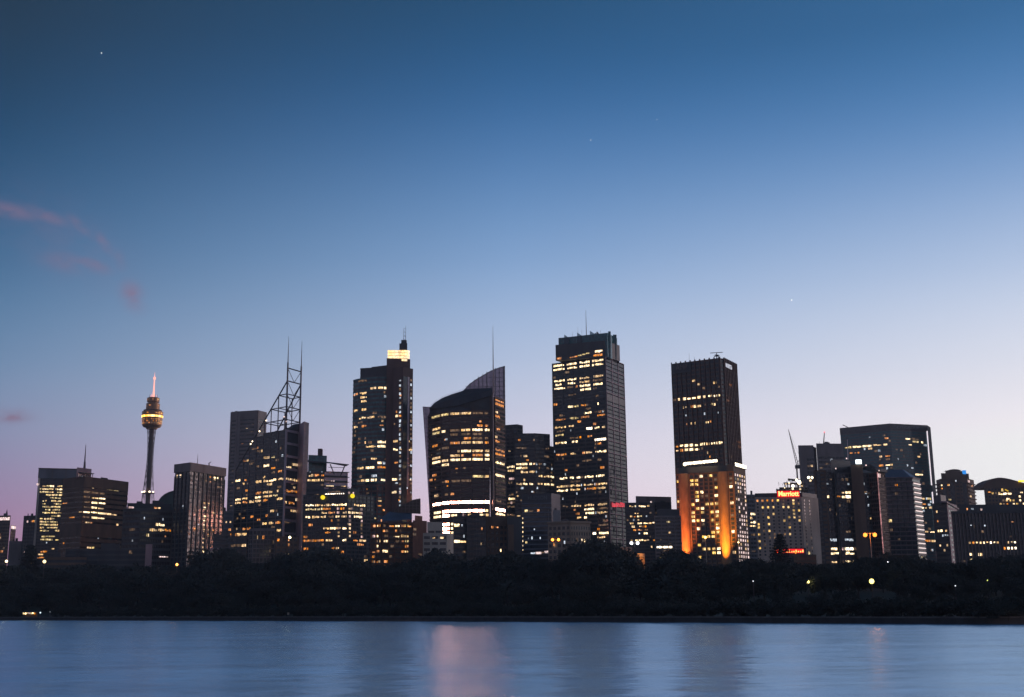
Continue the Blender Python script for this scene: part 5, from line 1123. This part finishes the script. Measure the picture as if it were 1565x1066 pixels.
# ================================================================== ground, water, shore
mb = MB()
xs = sorted(set([-3000, -2000, -1500] + list(range(-1200, 1201, 30)) + [1500, 2000, 3000]))
ds = [.6, 4, 10, 20, 35, 50, 70, 90, 110, 130, 150, 175, 200, 230, 260, 300, 340, 380, 430, 500, 700, 1000, 1400, 1800]
for d in ds:
    for x in xs: y = shore(x) + d; mb.v.append((x, y, ground(x, y)))
n = len(xs)
for j in range(len(ds) - 1):
    for i in range(n - 1): mb.f.append((j * n + i, j * n + i + 1, (j + 1) * n + i + 1, (j + 1) * n + i)); mb.m.append(0)
gm_, GN, GL = nt('lawn_and_earth'); bs_ = GN['Principled BSDF']; g = GN.new('ShaderNodeNewGeometry'); t1_ = GN.new('ShaderNodeTexNoise'); t1_.inputs['Scale'].default_value = .06; t1_.inputs['Detail'].default_value = 8
cr = GN.new('ShaderNodeValToRGB'); cr.color_ramp.elements[0].color = (.028, .036, .024, 1); cr.color_ramp.elements[1].color = (.045, .055, .035, 1); cr.color_ramp.elements[0].position = .35; cr.color_ramp.elements[1].position = .65
GL.new(g.outputs['Position'], t1_.inputs[0]); GL.new(t1_.outputs[0], cr.inputs[0]); GL.new(cr.outputs[0], bs_.inputs['Base Color']); bs_.inputs['Roughness'].default_value = .95
tag(mb.build('ground', gm_, smooth=True), kind='structure')

mb = MB(); k = 60
wx = [-3000, -2000] + list(range(-1200, 1201, 100)) + [2000, 3000]
for x in wx: mb.v.append((x, -400, 0))
for x in wx: mb.v.append((x, shore(x) + 2, 0))
n = len(wx)
for i in range(n - 1): mb.f.append((i, i + 1, n + i + 1, n + i)); mb.m.append(0)
wm, WN, WL = nt('harbour_water'); wb = WN['Principled BSDF']
wb.inputs['Base Color'].default_value = (.02, .06, .11, 1); wb.inputs['Roughness'].default_value = .5; wb.inputs['Specular IOR Level'].default_value = 0
gl = WN.new('ShaderNodeBsdfAnisotropic'); gl.distribution = 'GGX'; gl.inputs['Color'].default_value = (.58, .79, 1, 1); gl.inputs['Anisotropy'].default_value = 0
g = WN.new('ShaderNodeNewGeometry')
def wnoise(scale, det):
    mp = WN.new('ShaderNodeMapping'); mp.inputs['Scale'].default_value = scale; t_ = WN.new('ShaderNodeTexNoise'); t_.inputs['Scale'].default_value = 1; t_.inputs['Detail'].default_value = det; t_.inputs['Roughness'].default_value = .6
    WL.new(g.outputs['Position'], mp.inputs[0]); WL.new(mp.outputs[0], t_.inputs[0]); return t_.outputs[0]
def wm_(op, a, b_, c_=0):
    n_ = WN.new('ShaderNodeMath'); n_.operation = op
    for q_, v_ in enumerate((a, b_, c_)):
        if isinstance(v_, (int, float)): n_.inputs[q_].default_value = v_
        else: WL.new(v_, n_.inputs[q_])
    return n_.outputs[0]
# the long exposure smooths the swell: its wind-facing slopes lean towards the near shore, with slow patches of calmer and rougher water
slope = wm_('MULTIPLY_ADD', wm_('SUBTRACT', wnoise((.018, .09, 1), 3), .5), .10, wm_('MULTIPLY_ADD', wm_('SUBTRACT', wnoise((.10, .75, 1), 4), .5), .02, -.038))
cb = WN.new('ShaderNodeCombineXYZ'); cb.inputs[2].default_value = 1; WL.new(slope, cb.inputs[1])
WL.new(wm_('MULTIPLY', wm_('SUBTRACT', wnoise((.35, .5, 1), 3), .5), .34), cb.inputs[0])
nv = WN.new('ShaderNodeVectorMath'); nv.operation = 'NORMALIZE'; WL.new(cb.outputs[0], nv.inputs[0]); WL.new(nv.outputs[0], gl.inputs['Normal'])
WL.new(wm_('MULTIPLY_ADD', wnoise((.03, .12, 1), 3), .08, .21), gl.inputs['Roughness'])
mx = WN.new('ShaderNodeMixShader'); mx.inputs[0].default_value = .80; WL.new(wb.outputs[0], mx.inputs[1]); WL.new(gl.outputs[0], mx.inputs[2]); WL.new(mx.outputs[0], WN['Material Output'].inputs[0])
tag(mb.build('water', wm), kind='structure')

# sea wall along the whole shore, with a coping
mb, cp = MB(), MB(); wxs = [x for x in xs if -1300 < x < 1300]
for a, e in zip(wxs, wxs[1:]):
    ya, ye = shore(a), shore(e)
    mb.hexa([(a, ya, -2), (e, ye, -2), (e, ye + 1, -2), (a, ya + 1, -2)], [(a, ya + .15, 1.1), (e, ye + .15, 1.1), (e, ye + 1, 1.1), (a, ya + 1, 1.1)])
    cp.hexa([(a, ya - .05, 1.104), (e, ye - .05, 1.104), (e, ye + 1.2, 1.104), (a, ya + 1.2, 1.104)], [(a, ya - .05, 1.4), (e, ye - .05, 1.4), (e, ye + 1.2, 1.4), (a, ya + 1.2, 1.4)])
sw = mb.build('seawall', solid('wet_sandstone', (.04, .042, .044), .8, scale=.6)); cp.build('coping', solid('coping_stone', (.12, .12, .12), .85, scale=.5), sw)
tag(sw, 'long low stone sea wall between the water and the dark park', 'wall', kind='thing')

# ================================================================== trees
tr_ = random.Random(21)
leafs = []
for i, (c0, c1) in enumerate((((.036, .047, .045), (.05, .062, .058)), ((.035, .047, .047), (.049, .06, .058)), ((.037, .047, .044), (.051, .062, .056)))):
    m, N, L = nt('foliage_' + 'abc'[i]); bb = N['Principled BSDF']; gg = N.new('ShaderNodeNewGeometry'); oi = N.new('ShaderNodeObjectInfo')
    ns = N.new('ShaderNodeTexNoise'); ns.inputs['Scale'].default_value = .45; ns.inputs['Detail'].default_value = 4
    av = N.new('ShaderNodeMath'); av.operation = 'MULTIPLY_ADD'; av.inputs[1].default_value = .5
    cr = N.new('ShaderNodeValToRGB'); cr.color_ramp.elements[0].color = (*c0, 1); cr.color_ramp.elements[1].color = (*c1, 1); cr.color_ramp.elements[0].position = .35; cr.color_ramp.elements[1].position = .95
    L.new(gg.outputs['Position'], ns.inputs[0]); L.new(oi.outputs['Random'], av.inputs[0]); L.new(ns.outputs[0], av.inputs[2]); L.new(av.outputs[0], cr.inputs[0])
    L.new(cr.outputs[0], bb.inputs['Base Color']); bb.inputs['Roughness'].default_value = .8; bb.inputs['Specular IOR Level'].default_value = .2
    leafs.append(m)
bark = solid('bark', (.045, .042, .04), .9, scale=1.5)
def leaf_quad(mb, c, s):
    a = V((tr_.gauss(0, 1), tr_.gauss(0, 1), tr_.gauss(0, .7))).normalized(); w = a.orthogonal().normalized()
    w = Matrix.Rotation(tr_.uniform(0, 6.28), 3, a) @ w; h = a.cross(w); l = s * tr_.uniform(.7, 1.4)
    mb.poly([c - w * s * .5, c + h * l * .35 - w * s * .1, c + w * s * .55, c - h * l * .4 + w * s * .1])
def limbs(mb, h, r, spread, n):
    """trunk and boughs of a tree one unit = one metre; returns bough tips"""
    tips = []; p = V((0, 0, -1)); q = V((tr_.uniform(-.3, .3), tr_.uniform(-.3, .3), h * .32)); mb.tube(p, q, r, r * .75, 8)
    for i in range(n):
        a = i * 6.28 / n + tr_.uniform(-.4, .4); e = V((math.cos(a) * spread * tr_.uniform(.35, .75), math.sin(a) * spread * tr_.uniform(.35, .75), h * tr_.uniform(.5, .8)))
        m = q.lerp(e, .5) + V((0, 0, -h * .04)); mb.tube(q, m, r * .5, r * .34, 6); mb.tube(m, e, r * .34, r * .12, 5); tips.append(e)
        for _ in range(2):
            t = m.lerp(e, tr_.uniform(.2, .7)); u = t + V((tr_.uniform(-1, 1) * spread * .35, tr_.uniform(-1, 1) * spread * .35, h * tr_.uniform(.08, .2))); mb.tube(t, u, r * .2, r * .06, 4); tips.append(u)
    e = V((0, 0, h * .85)); mb.tube(q, e, r * .5, r * .1, 5); tips.append(e)
    return tips
def broad(h, sp, n, s, low):
    tm, cm = MB(), MB(); tips = limbs(tm, h, h * .028, sp, 6); cl = []
    for t in tips: cl.append((t, sp * tr_.uniform(.28, .42)))
    for _ in range(16):                                       # clumps spread over the dome
        a = tr_.uniform(0, 6.28); u = tr_.uniform(0, 1) ** .5; zz_ = h * (low + (1 - low) * math.sqrt(max(0, 1 - u * u)) * tr_.uniform(.75, .98))
        cl.append((V((math.cos(a) * sp * u * .9, math.sin(a) * sp * u * .9, zz_ - h * .08)), sp * tr_.uniform(.2, .36)))
    for i in range(n):
        c, r = tr_.choice(cl); v = V((tr_.gauss(0, 1), tr_.gauss(0, 1), tr_.gauss(0, .75))).normalized() * r * tr_.uniform(.45, 1.08)
        q = c + v
        if q.z < h * low * .75: q.z = h * low * tr_.uniform(.75, 1.1)
        if q.z > h: q.z = h * tr_.uniform(.93, 1)
        leaf_quad(cm, q, s)
    return tm, cm
def conifer(h, sp, n, s):
    tm, cm = MB(), MB(); tm.tube((0, 0, -1), (0, 0, h * .98), h * .018, .04, 8); lv = 15
    for i in range(lv):
        z_ = h * (.14 + .83 * i / lv); L_ = sp * (1 - (i / lv) ** 1.3) * tr_.uniform(.85, 1.1) + .35
        for j in range(8):
            a = j * .785 + i * .4 + tr_.uniform(-.15, .15); e = V((math.cos(a) * L_, math.sin(a) * L_, z_ + L_ * .12)); tm.tube((0, 0, z_), e, .1, .03, 4)
            for _ in range(int(n / lv / 8)):
                u = tr_.uniform(.15, 1.05); q = V((0, 0, z_)).lerp(e, u) + V((tr_.gauss(0, .22), tr_.gauss(0, .22), tr_.gauss(.1, .25))); leaf_quad(cm, q, s)
    return tm, cm
def palm(h, sp, s):
    tm, cm = MB(), MB(); tm.tube((0, 0, -1), (.3, 0, h * .82), .32, .22, 8)
    for j in range(30):
        a = tr_.uniform(0, 6.28); el = tr_.uniform(-.5, 1.3); p = V((.3, 0, h * .82)); d = V((math.cos(a) * math.cos(el), math.sin(a) * math.cos(el), math.sin(el)))
        for i in range(7):
            q = p + d * sp / 7; d = (d + V((0, 0, -.16))).normalized(); w = d.cross(V((0, 0, 1))).normalized() * (.55 - .06 * i)
            for sg_ in (1, -1): cm.poly([p, q, q + w * sg_ + V((0, 0, -.25)), p + w * sg_ + V((0, 0, -.25))])
            p = q
    return tm, cm
PROTO = []
def proto(kind, tm, cm, h, li):
    mt = tm.build('trunk', bark); mc = cm.build('crown', leafs[li]); PROTO.append((kind, mt, mc, h))
    for o in (mt, mc): C.objects.unlink(o)
proto('fig_tree', *broad(14, 9.5, 5200, .85, .22), 14, 0)
proto('fig_tree', *broad(15, 7.8, 4800, .8, .2), 15, 1)
proto('park_tree', *broad(15, 5.6, 3800, .7, .25), 15, 2)
proto('park_tree', *broad(13, 6.6, 4200, .7, .18), 13, 0)
proto('gum_tree', *broad(19, 5.6, 3000, .7, .38), 19, 1)
proto('pine_tree', *conifer(22, 5.0, 3600, .7), 22, 1)
proto('palm_tree', *palm(11, 3.6, 1), 11, 2)
proto('shrub', *broad(5, 4.2, 2200, .55, .05), 5, 2)
KINDS = dict(fig_tree=(0, 1), park_tree=(2, 3), gum_tree=(4,), pine_tree=(5,), palm_tree=(6,), shrub=(7,))
LB = dict(fig_tree='wide dark fig tree massed among the other trees of the shore park', park_tree='rounded dark leafy tree massed among the other trees of the shore park',
          gum_tree='tall open crowned dark gum tree massed among the other trees of the shore park', pine_tree='dark pointed conifer standing among the other trees of the shore park',
          palm_tree='dark palm with a feathery head among the trees of the shore park', shrub='low dark shrub growing along the edge of the shore park')
GR = dict(fig_tree='fig trees of the shore park', park_tree='leafy trees of the shore park', gum_tree='gum trees of the shore park', pine_tree='conifers of the shore park', palm_tree='palms of the shore park', shrub='shrubs along the shore park')
def plant_tree(kind, x, y, h, wide=1.0, label=None):
    k_, mt, mc, ph_ = PROTO[tr_.choice(KINDS[kind])]; z_ = ground(x, y); s_ = h / ph_
    r_ = empty(kind, (x, y, z_ - .2), label or LB[kind], 'shrub' if kind == 'shrub' else 'tree', None if label else GR[kind])
    r_.rotation_euler = (0, 0, tr_.uniform(0, 6.28)); r_.scale = (s_ * wide, s_ * wide, s_)
    for o in (mt, mc): c_ = o.copy(); C.objects.link(c_); c_.parent = r_
    return r_
SKY = [(-80, 855), (0, 858), (30, 862), (60, 866), (90, 862), (120, 858), (170, 860), (210, 864), (235, 862), (260, 866), (290, 866), (318, 850), (340, 840), (362, 846), (380, 858), (400, 862), (425, 856), (445, 846), (465, 838), (490, 838), (510, 848), (530, 855), (560, 862), (590, 862), (615, 856), (640, 858), (652, 850), (664, 836), (676, 848), (690, 846), (705, 852), (730, 856), (752, 846), (775, 842), (800, 846), (825, 852), (845, 856), (862, 848), (880, 832), (905, 825), (930, 828), (950, 842), (965, 862), (980, 874), (992, 862), (1010, 850), (1028, 840), (1042, 842), (1058, 858), (1075, 864), (1095, 862), (1120, 856), (1150, 852), (1170, 856), (1215, 858), (1245, 860), (1280, 860), (1300, 856), (1320, 850), (1340, 846), (1360, 844), (1385, 848), (1405, 853), (1430, 856), (1450, 858), (1475, 856), (1490, 850), (1515, 848), (1540, 846), (1565, 844), (1640, 842)]
def skyl(x):
    for (a, ya), (c, yc) in zip(SKY, SKY[1:]):
        if a <= x <= c: return ya + (yc - ya) * (x - a) / (c - a)
    return 856
def put(kind, px, D, ytop, wide=1.0, label=None, hmin=5, hmax=24):
    q = P(px, ytop, D); h = q.z - ground(q.x, D)
    if h < hmin: return None
    return plant_tree(kind, q.x, D, min(hmax, h), wide, label)
# trees picked out against the city
put('pine_tree', 1191, 560, 812.5, 1.35, 'dark broad conifer rising in front of the cream hotel with the red sign', hmax=34)
put('pine_tree', 664, 640, 834, 1.1, 'small pointed dark conifer at the foot of the pale glowing low block', hmax=30)
put('fig_tree', 907, 560, 824.5, 1.15, 'huge domed dark fig tree in front of the pale stone corner block', hmax=30)
put('fig_tree', 1034, 520, 838, .95, 'rounded dark tree at the left foot of the orange-lit hotel', hmax=30)
put('pine_tree', 50, 760, 800, 1.2, 'tall dark conifer before the narrow block at the left end of the city', hmax=40)
put('fig_tree', 343, 680, 838, .9, 'domed dark tree under the ribbed dark tower', hmax=32)
put('fig_tree', 478, 680, 836, 1.2, 'wide domed dark tree under the steel frame tower', hmax=32)
put('park_tree', 778, 600, 841, 1.6, 'broad low domed dark tree under the ribbed slab and brown grid block', hmax=30)
put('park_tree', 1355, 520, 843, 1.2, 'rounded dark tree at the foot of the slab tower beside the tall double lamp', hmax=30)
rows = [(330, 16, 28, 0, 3), (265, 13, 24, 0, 4), (210, 12, 24, 0, 4), (150, 15, 26, 3, 8), (105, 18, 30, 10, 22), (70, 22, 34, 24, 40), (40, 24, 34, 44, 60), (18, 22, 30, 58, 74)]
for d, w0, w1, ya, yb in rows:
    px = -150
    while px < 1790:
        q = P(px, 900, 400); D = shore(q.x) + d
        for _ in range(3): q = P(px, 900, D); D = shore(q.x) + d
        D += tr_.uniform(-.16, .16) * d
        y = skyl(px) + tr_.uniform(ya, yb)
        lawn = 1296 < px < 1372 and 35 < d < 120
        near_lamp = any(abs(px - lx_) < 13 and d <= dd for lx_, dd in ((1332, 170), (1460, 90), (1509, 100), (1151, 90), (1234, 150), (443, 0), (45, 60), (61, 50)))
        kind = tr_.choices(('fig_tree', 'park_tree', 'gum_tree', 'palm_tree', 'pine_tree'), (4, 5, 1.6, .6, .35))[0]
        if not lawn and not near_lamp: put(kind, px, D, y, tr_.uniform(.9, 1.25), hmin=4.5, hmax=26)
        px += tr_.uniform(w0, w1) * (1.0 + .35 * (px / 1565))
px = -140
while px < 1780:
    q = P(px, 930, 300); D = shore(q.x) + tr_.uniform(5, 12)
    for _ in range(2): q = P(px, 930, D); D = shore(q.x) + tr_.uniform(5, 12)
    if not (18 < px < 70): plant_tree('shrub', q.x, D, tr_.uniform(2.2, 4.6), tr_.uniform(1.0, 1.4))
    px += tr_.uniform(9, 18)

# ================================================================== lamps and small things
def lamp(label, px, py, D, col, heads=1, r=.5, power=0, arm=1.4, name='street_lamp', polecol=None, e=6, group=None):
    q = P(px, py, D); zg = ground(q.x, D); root = empty(name, (q.x, D, zg), label, 'lamp', group); org = (q.x, D, zg)
    m = emit('lamp_glow', col, e); dx = [0] if heads == 1 else [-arm, arm]
    mb = MB(); mb.tube((q.x, D, zg - .3), (q.x, D, q.z + .1), .16, .09, 8); mb.tube((q.x, D, zg - .3), (q.x, D, zg + 1), .26, .2, 8)
    if heads == 2: mb.tube((q.x - arm, D, q.z + .15), (q.x + arm, D, q.z + .15), .07)
    mb.build('pole', polecol or M['steel'], root, org)
    for x in dx:
        hb = MB(); hb.ball((q.x + x, D, q.z - r * .6), r, 12, 7); hd = hb.build('lamp_head', m, root, org, True)
        cb = MB(); cb.lathe((q.x + x, D), [(r * .9, q.z + r * .45), (r * .5, q.z + r * .75), (.05, q.z + r * .95)], 10); cb.build('cap', M['black'], hd, org)
    if power:
        l = bpy.data.lights.new('lamp_light', 'POINT'); l.energy = power * .22; l.color = col; l.shadow_soft_size = r
        o = bpy.data.objects.new('lamp_light', l); C.objects.link(o); o.location = (q.x, D - r * 2.2, q.z - r * .4)
OR = (1, .27, .035)
warmpole = solid('galvanised_pole', (.5, .42, .34), .5)
lamp('tall double headed orange street lamp in front of the brown slab tower', 1329.5, 816, 470, OR, 2, .8, 6000, 1.9, polecol=warmpole, e=3.2)
lamp('bright yellow lamp over the open lawn at the right', 1332, 886.5, 345, (1, .8, .2), 1, .7, 500, e=4)
lamp('yellow lamp among trees below the cream hotel', 1234.5, 888, 352, (1, .78, .25), 1, .5, 600, e=4)
lamp('very bright warm lamp below the glass office at the left end of the city', 68, 857, 690, (1, .72, .34), 1, .95, 1500, e=2.6)
lamp('warm white lamp nearest the left edge of the park', 10, 857, 690, (1, .75, .42), 1, .7, 1200, e=6)
lamp('small orange lamp below the tower with pale ribs', 270.5, 862, 640, (1, .35, .08), 1, .7, 1500, e=5)
lamp('pale yellow lamp at the foot of the steel frame tower', 443, 820.5, 720, (1, .85, .45), 1, .75, 1200, e=7)
lamp('double orange lamp in front of the pale stone corner block', 849, 824, 640, OR, 2, .75, 2500, 1.6, e=6)
lamp('warm street lamp before the windows of the orange-lit hotel', 1078, 820.5, 640, (1, .5, .14), 1, .65, 1200, polecol=warmpole, e=7)
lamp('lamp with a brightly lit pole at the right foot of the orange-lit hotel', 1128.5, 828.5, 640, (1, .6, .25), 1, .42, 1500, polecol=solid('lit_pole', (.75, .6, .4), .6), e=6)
lamp('pair of white globe lamps above the orange retaining wall', 969.7, 829, 640, (.95, .95, 1), 2, .85, 1800, 1.65, e=4)
lamp('tiny white path lamp far right of centre under the orange-lit hotel', 1151, 888, 330, (.9, .95, 1), 1, .16, 0, e=1.6)
lamp('tiny cool white path lamp below the banded office with the pink end wall', 1460, 895, 315, (.9, .95, 1), 1, .17, 0, e=1.3)
lamp('tiny yellow-green path lamp at the right end of the park', 1509, 886.5, 330, (.8, .9, .2), 1, .2, 0, e=2)
lamp('small bluish white lamp in the treetops under the banded apartment tower', 1375, 858, 470, (.85, .95, 1), 1, .36, 0, e=5)
lamp('small white lamp in the treetops left of the bluish one', 1357, 858.5, 470, (.9, .95, 1), 1, .24, 0, e=4)
lamp('dim orange lamp deep in the trees below the curved sail office', 717, 877, 480, (1, .4, .12), 1, .32, 60, e=1.2)
lamp('faint white point lamp deep in the trees below the name office', 800, 873.5, 480, (.9, .95, 1), 1, .18, 0, e=1.5)

# lit shelter on the shore
q = P(44, 941, 520); D = shore(q.x) + 5; q = P(44, 938, D); zg = ground(q.x, D)
root = empty('shelter', (q.x, D, zg), 'tiny shelter with a row of warm lights at the water edge on the left', 'shelter'); org = (q.x, D, zg)
a, e = P(34.5, 938, D).x, P(54.5, 938, D).x; zt = P(44, 936.3, D).z
mb = MB(); mb.hexa([(a - .3, D - .4, zt), (e + .3, D - .4, zt), (e + .3, D + 2.4, zt), (a - .3, D + 2.4, zt)], [(a - .1, D - .2, zt + .35), (e + .1, D - .2, zt + .35), (e + .1, D + 2.2, zt + .35), (a - .1, D + 2.2, zt + .35)]); mb.build('roof', M['black'], root, org)
mb = MB(); mb.box(a, e, D + 1.9, D + 2.1, zg - .2, zt); mb.build('wall', M['wallbrown'], root, org)
for i in range(7): x = a + (e - a) * i / 6; mb = MB(); mb.tube((x, D, zg - .2), (x, D, zt), .06); mb.build('post', M['steel'], root, org)
for i in range(7):
    x = a + (e - a) * (i + .5) / 7; mb = MB(); h_ = random.uniform(.35, .75); mb.box(x - .36, x + .36, D + .1, D + .16, zt - .08 - h_, zt - .08); mb.build('lit_panel', LM['yWwPyWo'[i]], root, org)
lamp('small cool white lamp beside the lit shelter at the water edge', 61.7, 936, 520, (.7, .9, 1), 1, .32, 0, e=1.6)
lamp('faint grey-white lamp right of the lit shelter on the sea wall', 76.5, 935, 515, (.8, .9, 1), 1, .22, 0, e=.25)
q = P(440.5, 941, 400); D = shore(q.x) + 2; q = P(440.5, 940, D); zg = ground(q.x, D); root = empty('notice_board', (q.x, D, zg), 'small pale notice board on posts at the sea wall', 'notice board'); org = (q.x, D, zg)
mb = MB(); mb.box(q.x - .35, q.x + .35, D - .03, D + .03, q.z, q.z + .75); mb.build('board', M['pale'], root, org)
for s_ in (-.3, .3): mb = MB(); mb.tube((q.x + s_, D + .06, zg - .3), (q.x + s_, D + .06, q.z + .7), .05); mb.build('post', M['steel'], root, org)
# stars
for lab, x, y, r in (('bright star alone high in the dark upper left sky', 155, 81.5, 9), ('lone star low over the right side between the brown ribbed tower and the cranes', 1210, 459, 9), ('faint star high above the bladed tower', 903, 214.5, 5.5), ('faintest star high above the space between the two tallest towers at right', 1004, 183, 4.5)):
    q = P(x, y, 22000); mb = MB(); mb.ball(q, r, 10, 6); tag(mb.build('star', emit('starlight', (1, .97, .9), 2.5, sample=False)), lab, 'star')

# ================================================================== sky
def az_z(px, py):
    d = ray(px, py).normalized(); return math.atan2(d.x, d.y), d.z
w = bpy.data.worlds.new('World'); sc.world = w; w.use_nodes = True; N, L = w.node_tree.nodes, w.node_tree.links
bg = N['Background']; tc = N.new('ShaderNodeTexCoord'); sp_ = N.new('ShaderNodeSeparateXYZ'); L.new(tc.outputs['Generated'], sp_.inputs[0])
def math_(op, a, b_=None, c_=None):
    n_ = N.new('ShaderNodeMath'); n_.operation = op
    for i, v in enumerate((a, b_, c_)):
        if v is None: continue
        if isinstance(v, (int, float)): n_.inputs[i].default_value = v
        else: L.new(v, n_.inputs[i])
    return n_.outputs[0]
AZ, Z = math_('ARCTAN2', sp_.outputs[0], sp_.outputs[1]), sp_.outputs[2]
YS = (922, 850, 750, 650, 550, 400, 200, 0)
def ramp(cols, px=None):
    zs = [max(0, az_z(px, y)[1]) for y in YS] if px is not None else [0, .037, .092, .148, .203, .282, .386, .48]
    zs = [0.0] + zs[1:] + [.72, 1.0]
    r_ = N.new('ShaderNodeValToRGB'); r_.color_ramp.interpolation = 'B_SPLINE'; el = r_.color_ramp.elements
    while len(el) < len(cols): el.new(.5)
    for e_, z_ in zip(el, zs): e_.position = z_
    for e_, c_ in zip(el, cols): e_.color = lin(c_)
    L.new(Z, r_.inputs[0]); return r_.outputs[0]
SKL = ramp([(178, 122, 150), (172, 124, 156), (155, 135, 172), (140, 152, 184), (114, 146, 182), (66, 112, 154), (29, 72, 110), (36, 58, 78), (28, 46, 64), (24, 40, 58)], 0)
SKC = ramp([(242, 200, 216), (238, 202, 219), (236, 218, 236), (212, 215, 236), (186, 202, 230), (132, 170, 215), (52, 108, 166), (37, 79, 115), (31, 60, 90), (28, 52, 80)], 782)
SKR = ramp([(272, 252, 250), (268, 252, 252), (274, 263, 264), (258, 252, 257), (235, 237, 249), (187, 207, 237), (92, 143, 200), (50, 104, 153), (36, 70, 106), (30, 56, 86)], 1565)
SKB = ramp([(132, 116, 122), (140, 122, 130), (146, 131, 142), (138, 133, 150), (126, 133, 158), (106, 126, 160), (82, 108, 148), (66, 94, 134), (44, 72, 108), (28, 55, 85)])
def mixc(f, a, b_):
    m = N.new('ShaderNodeMix'); m.data_type = 'RGBA'; L.new(f, m.inputs[0]); L.new(a, m.inputs[6]); L.new(b_, m.inputs[7]); return m.outputs[2]
def mrange(v, a, b_, sm_=True):
    m = N.new('ShaderNodeMapRange'); m.interpolation_type = 'SMOOTHSTEP' if sm_ else 'LINEAR'; m.inputs[1].default_value = a; m.inputs[2].default_value = b_; L.new(v, m.inputs[0]); return m.outputs[0]
col = mixc(mrange(AZ, -.43, 0, False), SKL, SKC); col = mixc(mrange(AZ, 0, .43, False), col, SKR)
col = mixc(mrange(math_('ABSOLUTE', math_('SUBTRACT', AZ, .5)), .95, 1.9), col, SKB)
# thin pink clouds, torn by noise
nz = N.new('ShaderNodeTexNoise'); nz.inputs['Scale'].default_value = 40; nz.inputs['Detail'].default_value = 6; nz.inputs['Roughness'].default_value = .6
mpn = N.new('ShaderNodeMapping'); mpn.inputs['Scale'].default_value = (1, 1, 1.8); L.new(tc.outputs['Generated'], mpn.inputs[0]); L.new(mpn.outputs[0], nz.inputs[0])
tot = None
for px, py, rx, ry, an, st in ((15, 322, 46, 10, 6, .55), (72, 331, 34, 9, 14, .5), (124, 347, 26, 8, 32, .42), (158, 371, 22, 8, 50, .42), (182, 398, 16, 9, 65, .3), (142, 406, 24, 9, 14, .7), (104, 401, 38, 14, 4, .42), (203, 452, 14, 19, -38, .78), (14, 637, 25, 8, -4, .95), (90, 362, 110, 45, 25, .14)):
    a0, z0 = az_z(px, py); ca, sa = math.cos(math.radians(an)), math.sin(math.radians(an))
    u = math_('SUBTRACT', AZ, a0); v = math_('MULTIPLY', math_('SUBTRACT', Z, z0), -1.0)
    uu = math_('ADD', math_('MULTIPLY', u, ca * FPX / rx), math_('MULTIPLY', v, sa * FPX / rx)); vv = math_('SUBTRACT', math_('MULTIPLY', v, ca * FPX / ry), math_('MULTIPLY', u, sa * FPX / ry))
    d2 = math_('ADD', math_('MULTIPLY', uu, uu), math_('MULTIPLY', vv, vv)); bl_ = math_('MULTIPLY', math_('EXPONENT', math_('MULTIPLY', d2, -1.0)), st)
    tot = bl_ if tot is None else math_('MAXIMUM', tot, bl_)
cf = math_('MULTIPLY', math_('MULTIPLY', tot, 1.0), mrange(nz.outputs[0], .24, .6)); rgb = N.new('ShaderNodeRGB'); rgb.outputs[0].default_value = lin((138, 114, 140))
col = mixc(cf, col, rgb.outputs[0])
ns_ = N.new('ShaderNodeTexSky'); ns_.sky_type = 'NISHITA'; ns_.sun_disc = False; ns_.sun_elevation = math.radians(-3); ns_.sun_rotation = math.radians(40)
ml = N.new('ShaderNodeVectorMath'); ml.operation = 'SCALE'; ml.inputs[3].default_value = .003; L.new(ns_.outputs[0], ml.inputs[0])
adn = N.new('ShaderNodeVectorMath'); L.new(col, adn.inputs[0]); L.new(ml.outputs[0], adn.inputs[1])
L.new(adn.outputs[0], bg.inputs[0]); bg.inputs[1].default_value = 1.0
sl_ = bpy.data.lights.new('afterglow', 'SUN'); sl_.energy = .6; sl_.angle = math.radians(20); sl_.color = (1, .68, .66)
so = bpy.data.objects.new('afterglow', sl_); C.objects.link(so); so.rotation_euler = (-V((math.sin(1.25), math.cos(1.25), .09))).to_track_quat('-Z', 'Y').to_euler()
c_ = sc.cycles; c_.use_denoising = True; c_.max_bounces = 5; c_.diffuse_bounces = 2; c_.glossy_bounces = 3; c_.transparent_max_bounces = 6; c_.sample_clamp_indirect = 80; c_.use_light_tree = True; c_.caustics_reflective = False; c_.caustics_refractive = False

# thin haze added to lift the dark tones of trees and city
mb = MB(); mb.box(-3100, 3100, -450, 2400, -4, 420)
hm, HN, HL = nt('dark_lift_haze'); HN.remove(HN['Principled BSDF']); pv = HN.new('ShaderNodeVolumePrincipled'); pv.inputs['Color'].default_value = (.86, .90, .95, 1); pv.inputs['Density'].default_value = 7.5e-5; pv.inputs['Anisotropy'].default_value = 0
HL.new(pv.outputs[0], HN['Material Output'].inputs['Volume'])
hz = mb.build('haze', hm); hz['kind'] = 'stuff'; hz.display_type = 'WIRE'
c_.volume_bounces = 0
